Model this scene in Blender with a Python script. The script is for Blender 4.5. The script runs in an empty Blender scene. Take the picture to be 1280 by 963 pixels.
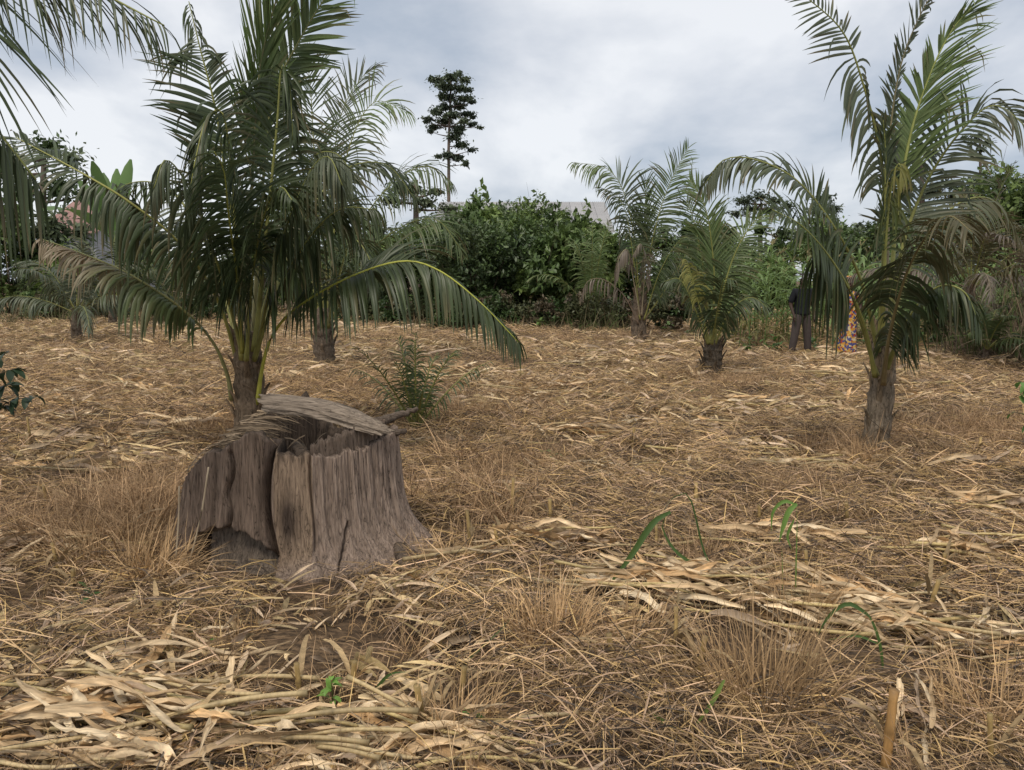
import bpy, math
import numpy as np
from mathutils import Vector, Matrix

# ------------------------------------------------------------------ camera, sky, sun
SC = bpy.context.scene
COL = SC.collection
RAD = math.radians
CAM_H, FPX, PITCH = 1.6, 960.0, RAD(7.8)
cam_d = bpy.data.cameras.new('camera'); cam = bpy.data.objects.new('camera', cam_d); COL.objects.link(cam)
cam.location = (0, 0, CAM_H); cam.rotation_euler = (math.pi/2 - PITCH, 0, 0)
cam_d.sensor_width = 36.0; cam_d.lens = 36.0*FPX/1280.0; cam_d.clip_end = 3000; cam_d.clip_start = 0.05
SC.camera = cam

SUN_EL, SUN_AZ = 58.0, 205.0          # azimuth from +Y, clockwise
world = bpy.data.worlds.new('World'); SC.world = world; world.use_nodes = True
wn, wl = world.node_tree.nodes, world.node_tree.links
wn.clear()
wout = wn.new('ShaderNodeOutputWorld'); wbg = wn.new('ShaderNodeBackground')
sky = wn.new('ShaderNodeTexSky'); sky.sky_type = 'NISHITA'; sky.sun_disc = False
sky.sun_elevation = RAD(SUN_EL); sky.sun_rotation = RAD(SUN_AZ)
# an overcast cloud deck: noise on the view direction projected on a flat layer
tc = wn.new('ShaderNodeTexCoord'); sep = wn.new('ShaderNodeSeparateXYZ'); wl.new(tc.outputs['Generated'], sep.inputs[0])
zz = wn.new('ShaderNodeMath'); zz.operation = 'MAXIMUM'; zz.inputs[1].default_value = 0.0; wl.new(sep.outputs['Z'], zz.inputs[0])
za = wn.new('ShaderNodeMath'); za.operation = 'ADD'; za.inputs[1].default_value = 0.34; wl.new(zz.outputs[0], za.inputs[0])
dv = wn.new('ShaderNodeVectorMath'); dv.operation = 'DIVIDE'
cb = wn.new('ShaderNodeCombineXYZ')
for i in range(3): wl.new(za.outputs[0], cb.inputs[i])
wl.new(tc.outputs['Generated'], dv.inputs[0]); wl.new(cb.outputs[0], dv.inputs[1])
mp = wn.new('ShaderNodeMapping'); mp.inputs['Location'].default_value = (1.9, 0.35, 0.0); mp.inputs['Scale'].default_value = (1.0, 0.8, 1.0)
wl.new(dv.outputs[0], mp.inputs[0])
nz = wn.new('ShaderNodeTexNoise'); nz.inputs['Scale'].default_value = 1.7; nz.inputs['Detail'].default_value = 7; nz.inputs['Roughness'].default_value = 0.52
nz.inputs['Distortion'].default_value = 0.15
wl.new(mp.outputs[0], nz.inputs['Vector'])
rp = wn.new('ShaderNodeValToRGB'); e = rp.color_ramp.elements
e[0].position = 0.38; e[0].color = (0.31, 0.35, 0.41, 1)
e[1].position = 0.60; e[1].color = (0.61, 0.62, 0.638, 1)
m_ = e.new(0.49); m_.color = (0.455, 0.478, 0.518, 1)
wl.new(nz.outputs['Fac'], rp.inputs[0])
smul = wn.new('ShaderNodeVectorMath'); smul.operation = 'SCALE'; smul.inputs['Scale'].default_value = 0.10
wl.new(sky.outputs[0], smul.inputs[0])
mx = wn.new('ShaderNodeMix'); mx.data_type = 'RGBA'; mx.inputs[0].default_value = 0.90
wl.new(smul.outputs[0], mx.inputs[6]); wl.new(rp.outputs[0], mx.inputs[7])
wl.new(mx.outputs[2], wbg.inputs[0]); wbg.inputs[1].default_value = 1.0
wl.new(wbg.outputs[0], wout.inputs[0])

sun_d = bpy.data.lights.new('sun', 'SUN'); sun = bpy.data.objects.new('sun', sun_d); COL.objects.link(sun)
sun_d.energy = 1.5; sun_d.angle = RAD(14); sun_d.color = (1.0, 0.92, 0.80)
sdir = Vector((math.sin(RAD(SUN_AZ))*math.cos(RAD(SUN_EL)), math.cos(RAD(SUN_AZ))*math.cos(RAD(SUN_EL)), math.sin(RAD(SUN_EL))))
sun.rotation_euler = sdir.to_track_quat('Z', 'Y').to_euler(); sun.location = (0, -5, 20)
SC.view_settings.view_transform = 'Standard'; SC.view_settings.look = 'None'
SC.view_settings.exposure = 0.58; SC.view_settings.gamma = 1.0; SC.view_settings.use_curve_mapping = False
SC.render.engine = 'CYCLES'
cy = SC.cycles
cy.max_bounces = 5; cy.diffuse_bounces = 2; cy.glossy_bounces = 2; cy.transmission_bounces = 2; cy.transparent_max_bounces = 4
cy.caustics_reflective = False; cy.caustics_refractive = False

# ------------------------------------------------------------------ helpers
rng = np.random.default_rng(11)
cP, sP = math.cos(PITCH), math.sin(PITCH)

def ray(px, py):
    u, v = (px-640.0)/FPX, (py-481.5)/FPX
    return np.array([u, cP - v*sP, -sP - v*cP])

def P(px, py, Y):
    d = ray(px, py); return np.array([0, 0, CAM_H]) + d*(Y/d[1])

def terr(x, y):
    a = np.clip(np.asarray(y, float)/6.0, 0.3, 1.4)
    return a*(0.030*np.sin(0.9*x+0.4)*np.sin(0.8*y+1.1) + 0.018*np.sin(2.3*x+1.7*y) + 0.012*np.sin(3.7*y-1.1*x+2.0)) + 0.040*np.sin(5.3*x+1.2*np.sin(2.1*y))*np.sin(4.4*y+.9*np.sin(1.7*x)+.6)*np.exp(-np.maximum(np.asarray(y, float)-5, 0)/6)*(1-np.exp(-((np.asarray(x, float)+1.3)**2+(np.asarray(y, float)-4.4)**2)/1.3))

def G(px, py):
    d = ray(px, py); t = CAM_H/-d[2]
    for _ in range(6):
        q = d*t; t = (CAM_H - float(terr(q[0], q[1])))/-d[2]
    q = d*t; return np.array([q[0], q[1], float(terr(q[0], q[1]))])

def GY(px, Y):
    q = P(px, 400, Y); return np.array([q[0], Y, float(terr(q[0], Y))])

def nrm(v):
    return v/np.maximum(np.linalg.norm(v, axis=-1, keepdims=True), 1e-9)

def tag(o, label=None, cat=None, group=None, kind=None):
    if label: o['label'] = label
    if cat: o['category'] = cat
    if group: o['group'] = group
    if kind: o['kind'] = kind
    return o

def empty(name, loc, label=None, cat=None, group=None, rz=0.0):
    o = bpy.data.objects.new(name, None); COL.objects.link(o); o.location = tuple(loc); o.rotation_euler = (0, 0, rz)
    o.empty_display_size = 0.1
    return tag(o, label, cat, group)

def copy_tree(o, parent=None):
    c = o.copy(); COL.objects.link(c); c.parent = parent
    for ch in o.children: copy_tree(ch, c)
    return c

class MB:
    """collects vertices, faces and colours; build() links them as one mesh object"""
    def __init__(s): s.v = []; s.f4 = []; s.f3 = []; s.c = []; s.n = 0
    def add(s, V, F=None, C=(1, 1, 1), T=None):
        V = np.asarray(V, float).reshape(-1, 3); k = len(V)
        C = np.asarray(C, float)
        if C.ndim == 1: C = np.tile(C, (k, 1))
        s.v.append(V); s.c.append(C.reshape(-1, 3))
        if F is not None and len(F): s.f4.append(np.asarray(F, int).reshape(-1, 4)+s.n)
        if T is not None and len(T): s.f3.append(np.asarray(T, int).reshape(-1, 3)+s.n)
        s.n += k
        return s
    def mesh(s, name, mat, origin=(0, 0, 0), smooth=True):
        V = np.concatenate(s.v)-np.asarray(origin, float); C = np.concatenate(s.c)
        q = np.concatenate(s.f4) if s.f4 else np.zeros((0, 4), int)
        t = np.concatenate(s.f3) if s.f3 else np.zeros((0, 3), int)
        me = bpy.data.meshes.new(name)
        me.vertices.add(len(V)); me.vertices.foreach_set('co', V.astype(np.float32).ravel())
        loops = np.concatenate([q.ravel(), t.ravel()]).astype(np.int32)
        me.loops.add(len(loops)); me.loops.foreach_set('vertex_index', loops)
        starts = np.concatenate([np.arange(len(q))*4, len(q)*4+np.arange(len(t))*3]).astype(np.int32)
        me.polygons.add(len(starts)); me.polygons.foreach_set('loop_start', starts)
        me.polygons.foreach_set('use_smooth', np.full(len(starts), smooth, dtype=bool))
        me.update(calc_edges=True); me.validate()
        at = me.attributes.new('col', 'FLOAT_COLOR', 'POINT')
        at.data.foreach_set('color', np.concatenate([C, np.ones((len(C), 1))], 1).astype(np.float32).ravel())
        me.materials.append(mat)
        return me
    def build(s, name, mat, parent=None, origin=(0, 0, 0), smooth=True, kind=None):
        me = s.mesh(name, mat, origin, smooth)
        o = bpy.data.objects.new(name, me); COL.objects.link(o)
        if parent is not None: o.parent = parent
        else: o.location = tuple(origin)
        if kind: o['kind'] = kind
        return o

def link(name, me, parent=None, loc=(0, 0, 0), rot=(0, 0, 0), scale=None, kind=None):
    o = bpy.data.objects.new(name, me); COL.objects.link(o); o.parent = parent
    o.location = tuple(loc); o.rotation_euler = tuple(rot)
    if scale is not None: o.scale = (scale,)*3 if np.isscalar(scale) else tuple(scale)
    if kind: o['kind'] = kind
    return o

def curve(pts, m):
    """Catmull-Rom through the points, m samples evenly spread by length"""
    p = np.asarray(pts, float)
    if len(p) == 2: return p[0]+(p[1]-p[0])*np.linspace(0, 1, m)[:, None]
    q = np.vstack([2*p[0]-p[1], p, 2*p[-1]-p[-2]]); out = []
    for i in range(1, len(q)-2):
        t = np.linspace(0, 1, 16, endpoint=False)[:, None]
        a, b, c, d = q[i-1], q[i], q[i+1], q[i+2]
        out.append(0.5*((2*b)+(c-a)*t+(2*a-5*b+4*c-d)*t*t+(-a+3*b-3*c+d)*t**3))
    out = np.vstack(out+[p[-1:]])
    s = np.r_[0, np.cumsum(np.linalg.norm(np.diff(out, axis=0), axis=1))]
    w = np.linspace(0, s[-1], m)
    return np.stack([np.interp(w, s, out[:, k]) for k in range(3)], 1)

def tangents(p): return nrm(np.gradient(p, axis=0))

def tube(mb, pts, rad, sides=8, col=(1, 1, 1), flat=1.0, ref=(0, 0, 1), jitter=0.0, cap=True):
    p = np.asarray(pts, float); m = len(p); rad = np.broadcast_to(np.asarray(rad, float), (m,))
    T = tangents(p); R = np.tile(np.asarray(ref, float), (m, 1))
    bad = np.abs((R*T).sum(1)) > 0.97; R[bad] = (1, 0.13, 0)
    A = nrm(np.cross(T, R)); B = np.cross(A, T)
    th = np.linspace(0, 2*np.pi, sides, endpoint=False)
    rr = rad[:, None]*(1+jitter*rng.standard_normal((m, sides)))
    V = p[:, None]+rr[..., None]*(np.cos(th)[None, :, None]*A[:, None]+flat*np.sin(th)[None, :, None]*B[:, None])
    i = np.arange(m-1)[:, None]*sides; j = np.arange(sides)[None]; k = (j+1) % sides
    F = np.stack([i+j, i+k, i+sides+k, i+sides+j], -1).reshape(-1, 4)
    C = np.asarray(col, float)
    if C.ndim == 2: C = np.repeat(C, sides, 0)
    T3 = None
    V = V.reshape(-1, 3)
    if cap:
        V = np.vstack([V, p[:1], p[-1:]]); n0 = m*sides
        jj = np.arange(sides); kk = (jj+1) % sides
        T3 = np.vstack([np.stack([kk, jj, np.full(sides, n0)], 1), np.stack([(m-1)*sides+jj, (m-1)*sides+kk, np.full(sides, n0+1)], 1)])
        if C.ndim == 2: C = np.vstack([C, C[:1], C[-1:]])
    mb.add(V, F, C, T3)

def ribbons(B, D, Wd, L, W, droop, S=5, fold=0.3, prof=None, C0=None, C1=None, curl=None, kink=None):
    """N blades at once -> (N,(S+1)*3,3) vertices, faces of one blade, colours"""
    N = len(B); pos = B.copy(); d = nrm(D); out = []; cols = []
    if prof is None: prof = np.interp(np.linspace(0, 1, S+1), [0, .08, .35, .75, 1], [.45, .85, 1, .66, .04])
    for k in range(S+1):
        t = k/S
        w = Wd-(Wd*d).sum(1, keepdims=True)*d; w = nrm(w); n = np.cross(d, w)
        if curl is not None:
            a = (curl*t)[:, None]; w, n = w*np.cos(a)+n*np.sin(a), n*np.cos(a)-w*np.sin(a)
        h = (W*prof[k]*0.5)[:, None]
        lift = n*h*fold
        out.append(np.stack([pos+w*h+lift, pos, pos-w*h+lift], 1))
        cols.append(np.repeat((C0*(1-t**2)+C1*t**2)[:, None], 3, 1))
        dk = droop if kink is None else np.where((kink > 0) & (k >= kink*S), droop+9.0, droop)
        d = nrm(d+np.array([0, 0, -1.0])*(dk/S)[:, None]); pos = pos+d*(L/S)[:, None]
    V = np.stack(out, 1).reshape(N, -1, 3); C = np.stack(cols, 1).reshape(N, -1, 3)
    F = []
    for k in range(S):
        a = k*3
        F += [[a, a+1, a+4, a+3], [a+1, a+2, a+5, a+4]]
    return V, np.array(F), C

def add_ribbons(mb, V, F, C):
    N, k = V.shape[:2]
    FF = (F[None]+np.arange(N)[:, None, None]*k).reshape(-1, 4)
    mb.add(V.reshape(-1, 3), FF, C.reshape(-1, 3))

def sn(x, y, seed=0):
    """smooth pseudo-noise in 2D, about -1..1"""
    r = np.random.default_rng(seed); o = 0
    for f in (1, 1.9, 3.7):
        a, b, c, d = r.uniform(0, 6.28, 4)
        o = o + (np.sin(f*(x*math.cos(a)+y*math.sin(a))+b+1.3*np.sin(0.7*f*(y*math.cos(c)-x*math.sin(c))+d)))/f**0.7
    return o/2.1

# ------------------------------------------------------------------ materials
def material(name, rough=0.6, trans=0.0, spec=0.3, vary=0.25, noise=0.0, nscale=(20, 20, 20), bump=0.0, bscale=(40, 40, 40), crack=None):
    m = bpy.data.materials.new(name); m.use_nodes = True; n, l = m.node_tree.nodes, m.node_tree.links
    n.clear()
    out = n.new('ShaderNodeOutputMaterial'); b = n.new('ShaderNodeBsdfPrincipled')
    b.inputs['Roughness'].default_value = rough; b.inputs['Specular IOR Level'].default_value = spec
    at = n.new('ShaderNodeAttribute'); at.attribute_name = 'col'
    src = at.outputs['Color']
    oi = n.new('ShaderNodeObjectInfo')
    mr = n.new('ShaderNodeMapRange'); mr.inputs['To Min'].default_value = 1-vary; mr.inputs['To Max'].default_value = 1+vary
    l.new(oi.outputs['Random'], mr.inputs['Value'])
    sc = n.new('ShaderNodeVectorMath'); sc.operation = 'SCALE'; l.new(src, sc.inputs[0]); l.new(mr.outputs[0], sc.inputs['Scale']); src = sc.outputs[0]
    tx = n.new('ShaderNodeTexCoord')
    if noise > 0:
        mp_ = n.new('ShaderNodeMapping'); mp_.inputs['Scale'].default_value = nscale; l.new(tx.outputs['Object'], mp_.inputs[0])
        nn = n.new('ShaderNodeTexNoise'); nn.inputs['Scale'].default_value = 1.0; nn.inputs['Detail'].default_value = 6; nn.inputs['Roughness'].default_value = .65
        l.new(mp_.outputs[0], nn.inputs['Vector'])
        m2 = n.new('ShaderNodeMapRange'); m2.inputs['From Min'].default_value = .28; m2.inputs['From Max'].default_value = .72
        m2.inputs['To Min'].default_value = 1-noise; m2.inputs['To Max'].default_value = 1+noise
        l.new(nn.outputs['Fac'], m2.inputs['Value'])
        s2 = n.new('ShaderNodeVectorMath'); s2.operation = 'SCALE'; l.new(src, s2.inputs[0]); l.new(m2.outputs[0], s2.inputs['Scale']); src = s2.outputs[0]
    if crack:                                               # thin dark fissures along the grain
        mc = n.new('ShaderNodeMapping'); mc.inputs['Scale'].default_value = crack; l.new(tx.outputs['Object'], mc.inputs[0])
        nc = n.new('ShaderNodeTexNoise'); nc.inputs['Scale'].default_value = 1.0; nc.inputs['Detail'].default_value = 3; nc.inputs['Distortion'].default_value = .8; l.new(mc.outputs[0], nc.inputs['Vector'])
        rc_ = n.new('ShaderNodeValToRGB'); ee = rc_.color_ramp.elements; ee[0].position = .44; ee[0].color = (1, 1, 1, 1); ee[1].position = .56; ee[1].color = (1, 1, 1, 1)
        for ps, vv in ((.485, .85), (.5, .28), (.515, .85)): q_ = ee.new(ps); q_.color = (vv, vv, vv, 1)
        l.new(nc.outputs['Fac'], rc_.inputs[0]); s3 = n.new('ShaderNodeVectorMath'); s3.operation = 'MULTIPLY'; l.new(src, s3.inputs[0]); l.new(rc_.outputs[0], s3.inputs[1]); src = s3.outputs[0]
    l.new(src, b.inputs['Base Color'])
    if bump > 0:
        mb_ = n.new('ShaderNodeMapping'); mb_.inputs['Scale'].default_value = bscale; l.new(tx.outputs['Object'], mb_.inputs[0])
        n3 = n.new('ShaderNodeTexNoise'); n3.inputs['Scale'].default_value = 1.0; n3.inputs['Detail'].default_value = 8; n3.inputs['Roughness'].default_value = .7
        n3.inputs['Distortion'].default_value = .6
        l.new(mb_.outputs[0], n3.inputs['Vector'])
        bp = n.new('ShaderNodeBump'); bp.inputs['Strength'].default_value = bump; bp.inputs['Distance'].default_value = .02
        l.new(n3.outputs['Fac'], bp.inputs['Height']); l.new(bp.outputs[0], b.inputs['Normal'])
    sh = b.outputs[0]
    if trans > 0:
        tr = n.new('ShaderNodeBsdfTranslucent'); l.new(src, tr.inputs['Color'])
        mxs = n.new('ShaderNodeMixShader'); mxs.inputs[0].default_value = trans
        l.new(sh, mxs.inputs[1]); l.new(tr.outputs[0], mxs.inputs[2]); sh = mxs.outputs[0]
    l.new(sh, out.inputs[0])
    return m

M_LEAF = material('palm_leaf', rough=.42, trans=.28, spec=.42, vary=.12)
M_RACH = material('palm_rachis', rough=.5, spec=.3, vary=.05, noise=.25, nscale=(9, 9, 9))
M_TRUNK = material('palm_trunk_fibre', rough=.9, spec=.1, vary=.05, noise=.6, nscale=(45, 45, 8), bump=1.0, bscale=(120, 120, 16), crack=(22, 22, 5))
M_STRAW = material('dry_straw', rough=.75, trans=0, spec=.15, vary=.28)
M_HUSK = material('dry_maize_leaf', rough=.62, trans=.15, spec=.22, vary=.25, noise=.40, nscale=(6, 90, 24), bump=.35, bscale=(10, 220, 60))
M_STALK = material('dry_maize_stalk', rough=.55, spec=.3, vary=.2, noise=.3, nscale=(60, 60, 6))
M_SHRUB = material('broad_leaf', rough=.45, trans=.25, spec=.4, vary=.1)
M_GREEN = material('green_blade', rough=.4, trans=.3, spec=.4, vary=.12)
M_WOOD = material('stump_wood', rough=.88, spec=.12, vary=0, noise=.55, nscale=(90, 90, 7), bump=1.0, bscale=(170, 170, 12), crack=(34, 34, 3.2))
M_WOODX = material('stump_wood_lying', rough=.88, spec=.12, vary=0, noise=.5, nscale=(9, 80, 80), bump=1.0, bscale=(14, 150, 150), crack=(4, 34, 34))
M_BARK = material('tree_bark', rough=.9, spec=.1, vary=.1, noise=.35, nscale=(9, 9, 2), bump=.5, bscale=(30, 30, 6))
M_CLOTH = material('cloth', rough=.85, spec=.15, vary=0, noise=.15, nscale=(14, 14, 14))
M_SKIN = material('skin', rough=.5, spec=.3, vary=0)
M_ROOF = material('roof_sheet', rough=.5, spec=.4, vary=.05, noise=.22, nscale=(1.2, 6, 1.2))
M_WALL = material('plaster', rough=.85, spec=.2, vary=0, noise=.12, nscale=(1.5, 1.5, .6))

# ------------------------------------------------------------------ ground
def ground_material():
    m = bpy.data.materials.new('field_soil'); m.use_nodes = True; n, l = m.node_tree.nodes, m.node_tree.links
    b = n['Principled BSDF']; b.inputs['Roughness'].default_value = .95; b.inputs['Specular IOR Level'].default_value = .1
    tx = n.new('ShaderNodeTexCoord')
    def noise(scale, det=8, rough=.65, mapscale=(1, 1, 1)):
        mp_ = n.new('ShaderNodeMapping'); mp_.inputs['Scale'].default_value = mapscale; l.new(tx.outputs['Object'], mp_.inputs[0])
        t = n.new('ShaderNodeTexNoise'); t.inputs['Scale'].default_value = scale; t.inputs['Detail'].default_value = det; t.inputs['Roughness'].default_value = rough
        l.new(mp_.outputs[0], t.inputs['Vector']); return t.outputs['Fac']
    r1 = n.new('ShaderNodeValToRGB'); e = r1.color_ramp.elements
    e[0].position = .36; e[0].color = (.028, .022, .018, 1); e[1].position = .66; e[1].color = (.12, .08, .05, 1)
    l.new(noise(5.0, 10, .7, (1, 1.8, 1)), r1.inputs[0])
    r2 = n.new('ShaderNodeValToRGB'); e = r2.color_ramp.elements
    e[0].position = .40; e[0].color = (.06, .042, .028, 1); e[1].position = .64; e[1].color = (.36, .235, .13, 1)
    l.new(noise(34.0, 6, .7, (.5, 1.2, 1)), r2.inputs[0])
    mxx = n.new('ShaderNodeMix'); mxx.data_type = 'RGBA'
    mr = n.new('ShaderNodeMapRange'); mr.inputs['From Min'].default_value = .38; mr.inputs['From Max'].default_value = .6
    l.new(noise(.9, 4, .6), mr.inputs[0]); l.new(mr.outputs[0], mxx.inputs[0])
    l.new(r1.outputs[0], mxx.inputs[6]); l.new(r2.outputs[0], mxx.inputs[7]); l.new(mxx.outputs[2], b.inputs['Base Color'])
    bp = n.new('ShaderNodeBump'); bp.inputs['Strength'].default_value = .8; bp.inputs['Distance'].default_value = .03
    l.new(noise(22.0, 10, .75), bp.inputs['Height']); l.new(bp.outputs[0], b.inputs['Normal'])
    return m

def build_ground():
    ys = np.concatenate([np.linspace(-6, 12, 150), np.geomspace(12.15, 900, 110)])
    ts = np.sign(np.linspace(-1, 1, 181))*np.abs(np.linspace(-1, 1, 181))**1.7
    Y = np.repeat(ys[:, None], len(ts), 1); X = ts[None]*(14+np.abs(Y)*1.3)
    Z = terr(X, Y)*np.exp(-np.maximum(Y-45, 0)/30)
    V = np.stack([X, Y, Z], -1).reshape(-1, 3); w = len(ts)
    i = np.arange(len(ys)-1)[:, None]*w; j = np.arange(w-1)[None]
    F = np.stack([i+j, i+j+1, i+w+j+1, i+w+j], -1).reshape(-1, 4)
    mb = MB(); mb.add(V, F)
    o = mb.build('ground', ground_material())
    tag(o, 'dry brown soil of the harvested field', None, None, 'structure')
build_ground()

# ------------------------------------------------------------------ palms
GREENS = {'dark': ((.046, .064, .026), (.074, .098, .040)), 'mid': ((.070, .102, .036), (.108, .140, .054)),
          'light': ((.12, .175, .055), (.17, .22, .085)), 'grey': ((.085, .104, .058), (.130, .148, .090)),
          'bronze': ((.085, .085, .035), (.12, .095, .045)), 'dry': ((.24, .18, .11), (.33, .26, .17)), 'brown': ((.14, .112, .085), (.21, .17, .13)),
          'yellow': ((.22, .22, .055), (.30, .28, .08))}

DENS = 1.5
def frond(palm, base, pts, face=(0, -.4, 1), n=46, L=.62, W=.030, droop=1.2, v=.25, bare=.22, tone='dark', rr=.024,
          ang=(68, 26), sides=(1, -1), S=5, single=0, tipdry=.25, rcol=None, lprof=None, jit=.04, tone2=None, ls=(1, 1), gaps=.10, wild=1.0):
    """one frond: rachis mesh with its leaflets as children"""
    m = 44; n = int(n*DENS)
    p = curve(pts, m); T = tangents(p)
    sp = np.linspace(0, 1, m)
    mb = MB()
    rc0 = np.array(rcol if rcol is not None else (.21, .20, .06)); rc1 = rc0*np.array([.95, 1.05, .9])
    rc = rc0*(1-sp[:, None])+rc1*sp[:, None]
    tube(mb, p, rr*np.interp(sp, [0, .1, .3, 1], [1.5, 1.0, .72, .16]), 7, rc, flat=.7, ref=face)
    fo = mb.build('frond', M_RACH, palm, base)
    f = np.asarray(face, float)
    dlist = droop if hasattr(droop, '__len__') else ((0, droop), (1, droop))
    Vs, Cs = [], []
    g0, g1 = map(np.array, GREENS[tone])
    for sd in sides:
        s = bare+(1-bare)*(np.arange(n)+rng.uniform(-.3, .3, n)+.5)/n
        s = np.clip(s, 0, 1)
        b = np.stack([np.interp(s, sp, p[:, k]) for k in range(3)], 1)
        t = nrm(np.stack([np.interp(s, sp, T[:, k]) for k in range(3)], 1))
        u = (s-bare)/(1-bare)
        kn = lambda m_, sd_: np.interp(u, np.linspace(0, 1, m_), rng.normal(0, sd_, m_))      # neighbours stray together
        w_a, w_d, w_v, w_l = kn(13, 7*wild), np.exp(kn(11, .38*wild)), kn(13, .13*wild), np.exp(kn(9, .10*wild))
        side = nrm(np.cross(t, f)); N = np.cross(side, t)
        a = np.radians(np.interp(u, [0, 1], ang)+w_a+rng.normal(0, 3, n))[:, None]
        d = side*sd*np.sin(a)+t*np.cos(a)+N*(v+w_v+rng.normal(0, .05, n))[:, None]+rng.normal(0, jit, (n, 3))
        ln = L*np.interp(u, [0, .12, .4, .8, 1], lprof or [.62, .88, 1, .72, .34])*w_l*ls[0 if sd > 0 else 1]*rng.uniform(.82, 1.08, n)
        ln = np.where(rng.random(n) < .05, ln*.5, ln)
        wd = W*np.interp(u, [0, .3, 1], [.8, 1, .55])*rng.uniform(.8, 1.15, n)
        dr = np.interp(u, [q[0] for q in dlist], [q[1] for q in dlist])*w_d*rng.uniform(.75, 1.3, n)
        c0 = g0+(g1-g0)*rng.random((n, 1)); c0 = c0*rng.uniform(.8, 1.2, (n, 1))
        if tone2:
            k0, k1 = map(np.array, GREENS[tone2]); w2 = np.clip((u-.35)*2.2+rng.normal(0, .15, n), 0, 1)[:, None]
            c0 = c0*(1-w2)+(k0+(k1-k0)*rng.random((n, 1)))*w2
        tip = np.where(rng.random((n, 1)) < tipdry, np.array([.20, .16, .08]), c0*1.1)
        keep = kn(24, 1.0) > -1.35 if gaps else np.ones(n, bool)
        keep &= rng.random(n) > gaps*.4
        kk = np.where(rng.random(n) < .13*wild, rng.uniform(.3, .75, n), 0.0)
        Vv, F, C = ribbons(b[keep], d[keep], t[keep], ln[keep], wd[keep], dr[keep], S, .38, None, c0[keep], tip[keep], rng.normal(0, .35, keep.sum()), kk[keep])
        Vs.append(Vv); Cs.append(C)
    V = np.concatenate(Vs); C = np.concatenate(Cs)
    if single:
        for i in range(len(V)):
            q = MB(); q.add(V[i], F, C[i]); q.build('leaflet', M_LEAF, fo, base)
    else:
        q = MB(); add_ribbons(q, V, F, C); q.build('leaflets', M_LEAF, fo, base, kind='stuff')
    return fo

def palm_trunk(palm, base, top, r0, r1, col=(.17, .13, .095), boots=14, m=40):
    sp = np.linspace(0, 1, m)
    mid = (base+top)/2+np.array([rng.normal(0, .02), rng.normal(0, .02), 0])
    p = curve([base-np.array([0, 0, .12]), mid, top], m)
    ring = 1+.045*np.sign(np.sin(sp*42))*np.abs(np.sin(sp*42))**.5
    r = np.interp(sp, [0, .12, .3, .8, 1], [r0*1.14, r0*1.08, r0, r1*1.05, r1*.8])*ring
    mb = MB(); cc = np.array(col)*(1+.18*np.sin(sp*42+1)[:, None])*np.ones((1, 3))
    tube(mb, p, r, 18, cc, jitter=.045)
    tr = mb.build('trunk', M_TRUNK, palm, base)
    for i in range(boots):                                  # old leaf bases clasping the stem
        s = .12+.86*i/boots+rng.uniform(-.03, .03); a = i*2.4+rng.uniform(-.3, .3)
        c = np.array([np.interp(s, sp, p[:, k]) for k in range(3)]); rad = np.interp(s, sp, r)
        o = np.array([math.cos(a), math.sin(a), 0]); ln = rng.uniform(.12, .34)*min(1, r0/.15)
        q = MB(); pts = [c+o*rad*.72-np.array([0, 0, .06]), c+o*(rad*1.02)+np.array([0, 0, ln*.45]), c+o*(rad*1.15+ln*.22)+np.array([0, 0, ln])]
        w = np.interp(np.linspace(0, 1, 8), [0, .3, 1], [.07, .05, .018])*(r0/.16)
        cl = np.array(col)*rng.uniform(.75, 1.35)*np.array([1.05, 1, .92])
        tube(q, curve(pts, 8), w, 6, cl, flat=.45, ref=o)
        q.build('leaf_base', M_TRUNK, tr, base)
    for i in range(10):                                      # ragged brown fibre round the sheaths
        pass
    return tr

def auto_points(crown, az, el, L, sag, m=9):
    d = np.array([math.sin(az)*math.cos(el), math.cos(az)*math.cos(el), math.sin(el)])
    p = np.array(crown, float); out = [p.copy()]
    for k in range(m):
        p = p+d*L/m; out.append(p.copy())
        d = nrm(d+np.array([0, 0, -1])*sag*(k+1)/m/m*2.2)
    return out

def auto_palm(base, top_z, nf, L, label, tone='mid', group=None, r=.13, el=(82, 18), leafL=.55, n=30, name='coconut_palm', sag=1.3, W=.034, dead=0, S=4, boots=8):
    base = np.array(base); palm = empty(name, base, label, 'palm', group)
    top = base+np.array([rng.normal(0, .05), rng.normal(0, .05), top_z])
    if top_z > .25: palm_trunk(palm, base, top, r, r*.7, boots=boots)
    for i in range(nf):
        e_ = np.interp(i/max(nf-1, 1), [0, 1], el); az = i*2.3999+rng.uniform(-.25, .25)
        dd = i >= nf-dead
        pts = auto_points(top-np.array([0, 0, .1]), az, RAD(e_+rng.uniform(-6, 6)), L*rng.uniform(.8, 1.1), sag*rng.uniform(.7, 1.3))
        out = np.array([math.sin(az), math.cos(az), 0])
        face = np.array([0, 0, 1.0])-out*.6*math.sin(RAD(e_))
        frond(palm, base, pts, face, n=n, L=leafL, W=W, droop=1.0 if e_ > 55 else 2.2, tone='brown' if dd else tone, S=S, rr=.02,
              rcol=(.2, .15, .1) if dd else None)
    return palm

def hero(base_px, base_Y, specs, crown_px, label, r=(.17, .13), name='coconut_palm', boots=14, col=(.17, .13, .095), grow=1.0, wide=1.0):
    base = GY(base_px, base_Y); palm = empty(name, base, label, 'palm')
    top = P(crown_px[0], crown_px[1], base_Y)
    palm_trunk(palm, base, top, r[0], r[1], boots=boots, col=col)
    for s in specs:
        s = dict(s); s['L'] = s.get('L', .62)*grow; s['W'] = s.get('W', .030)*wide; pts = [P(x, y, base_Y+d) for x, y, d in s.pop('p')]
        frond(palm, base, pts, **s)
    return palm

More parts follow.
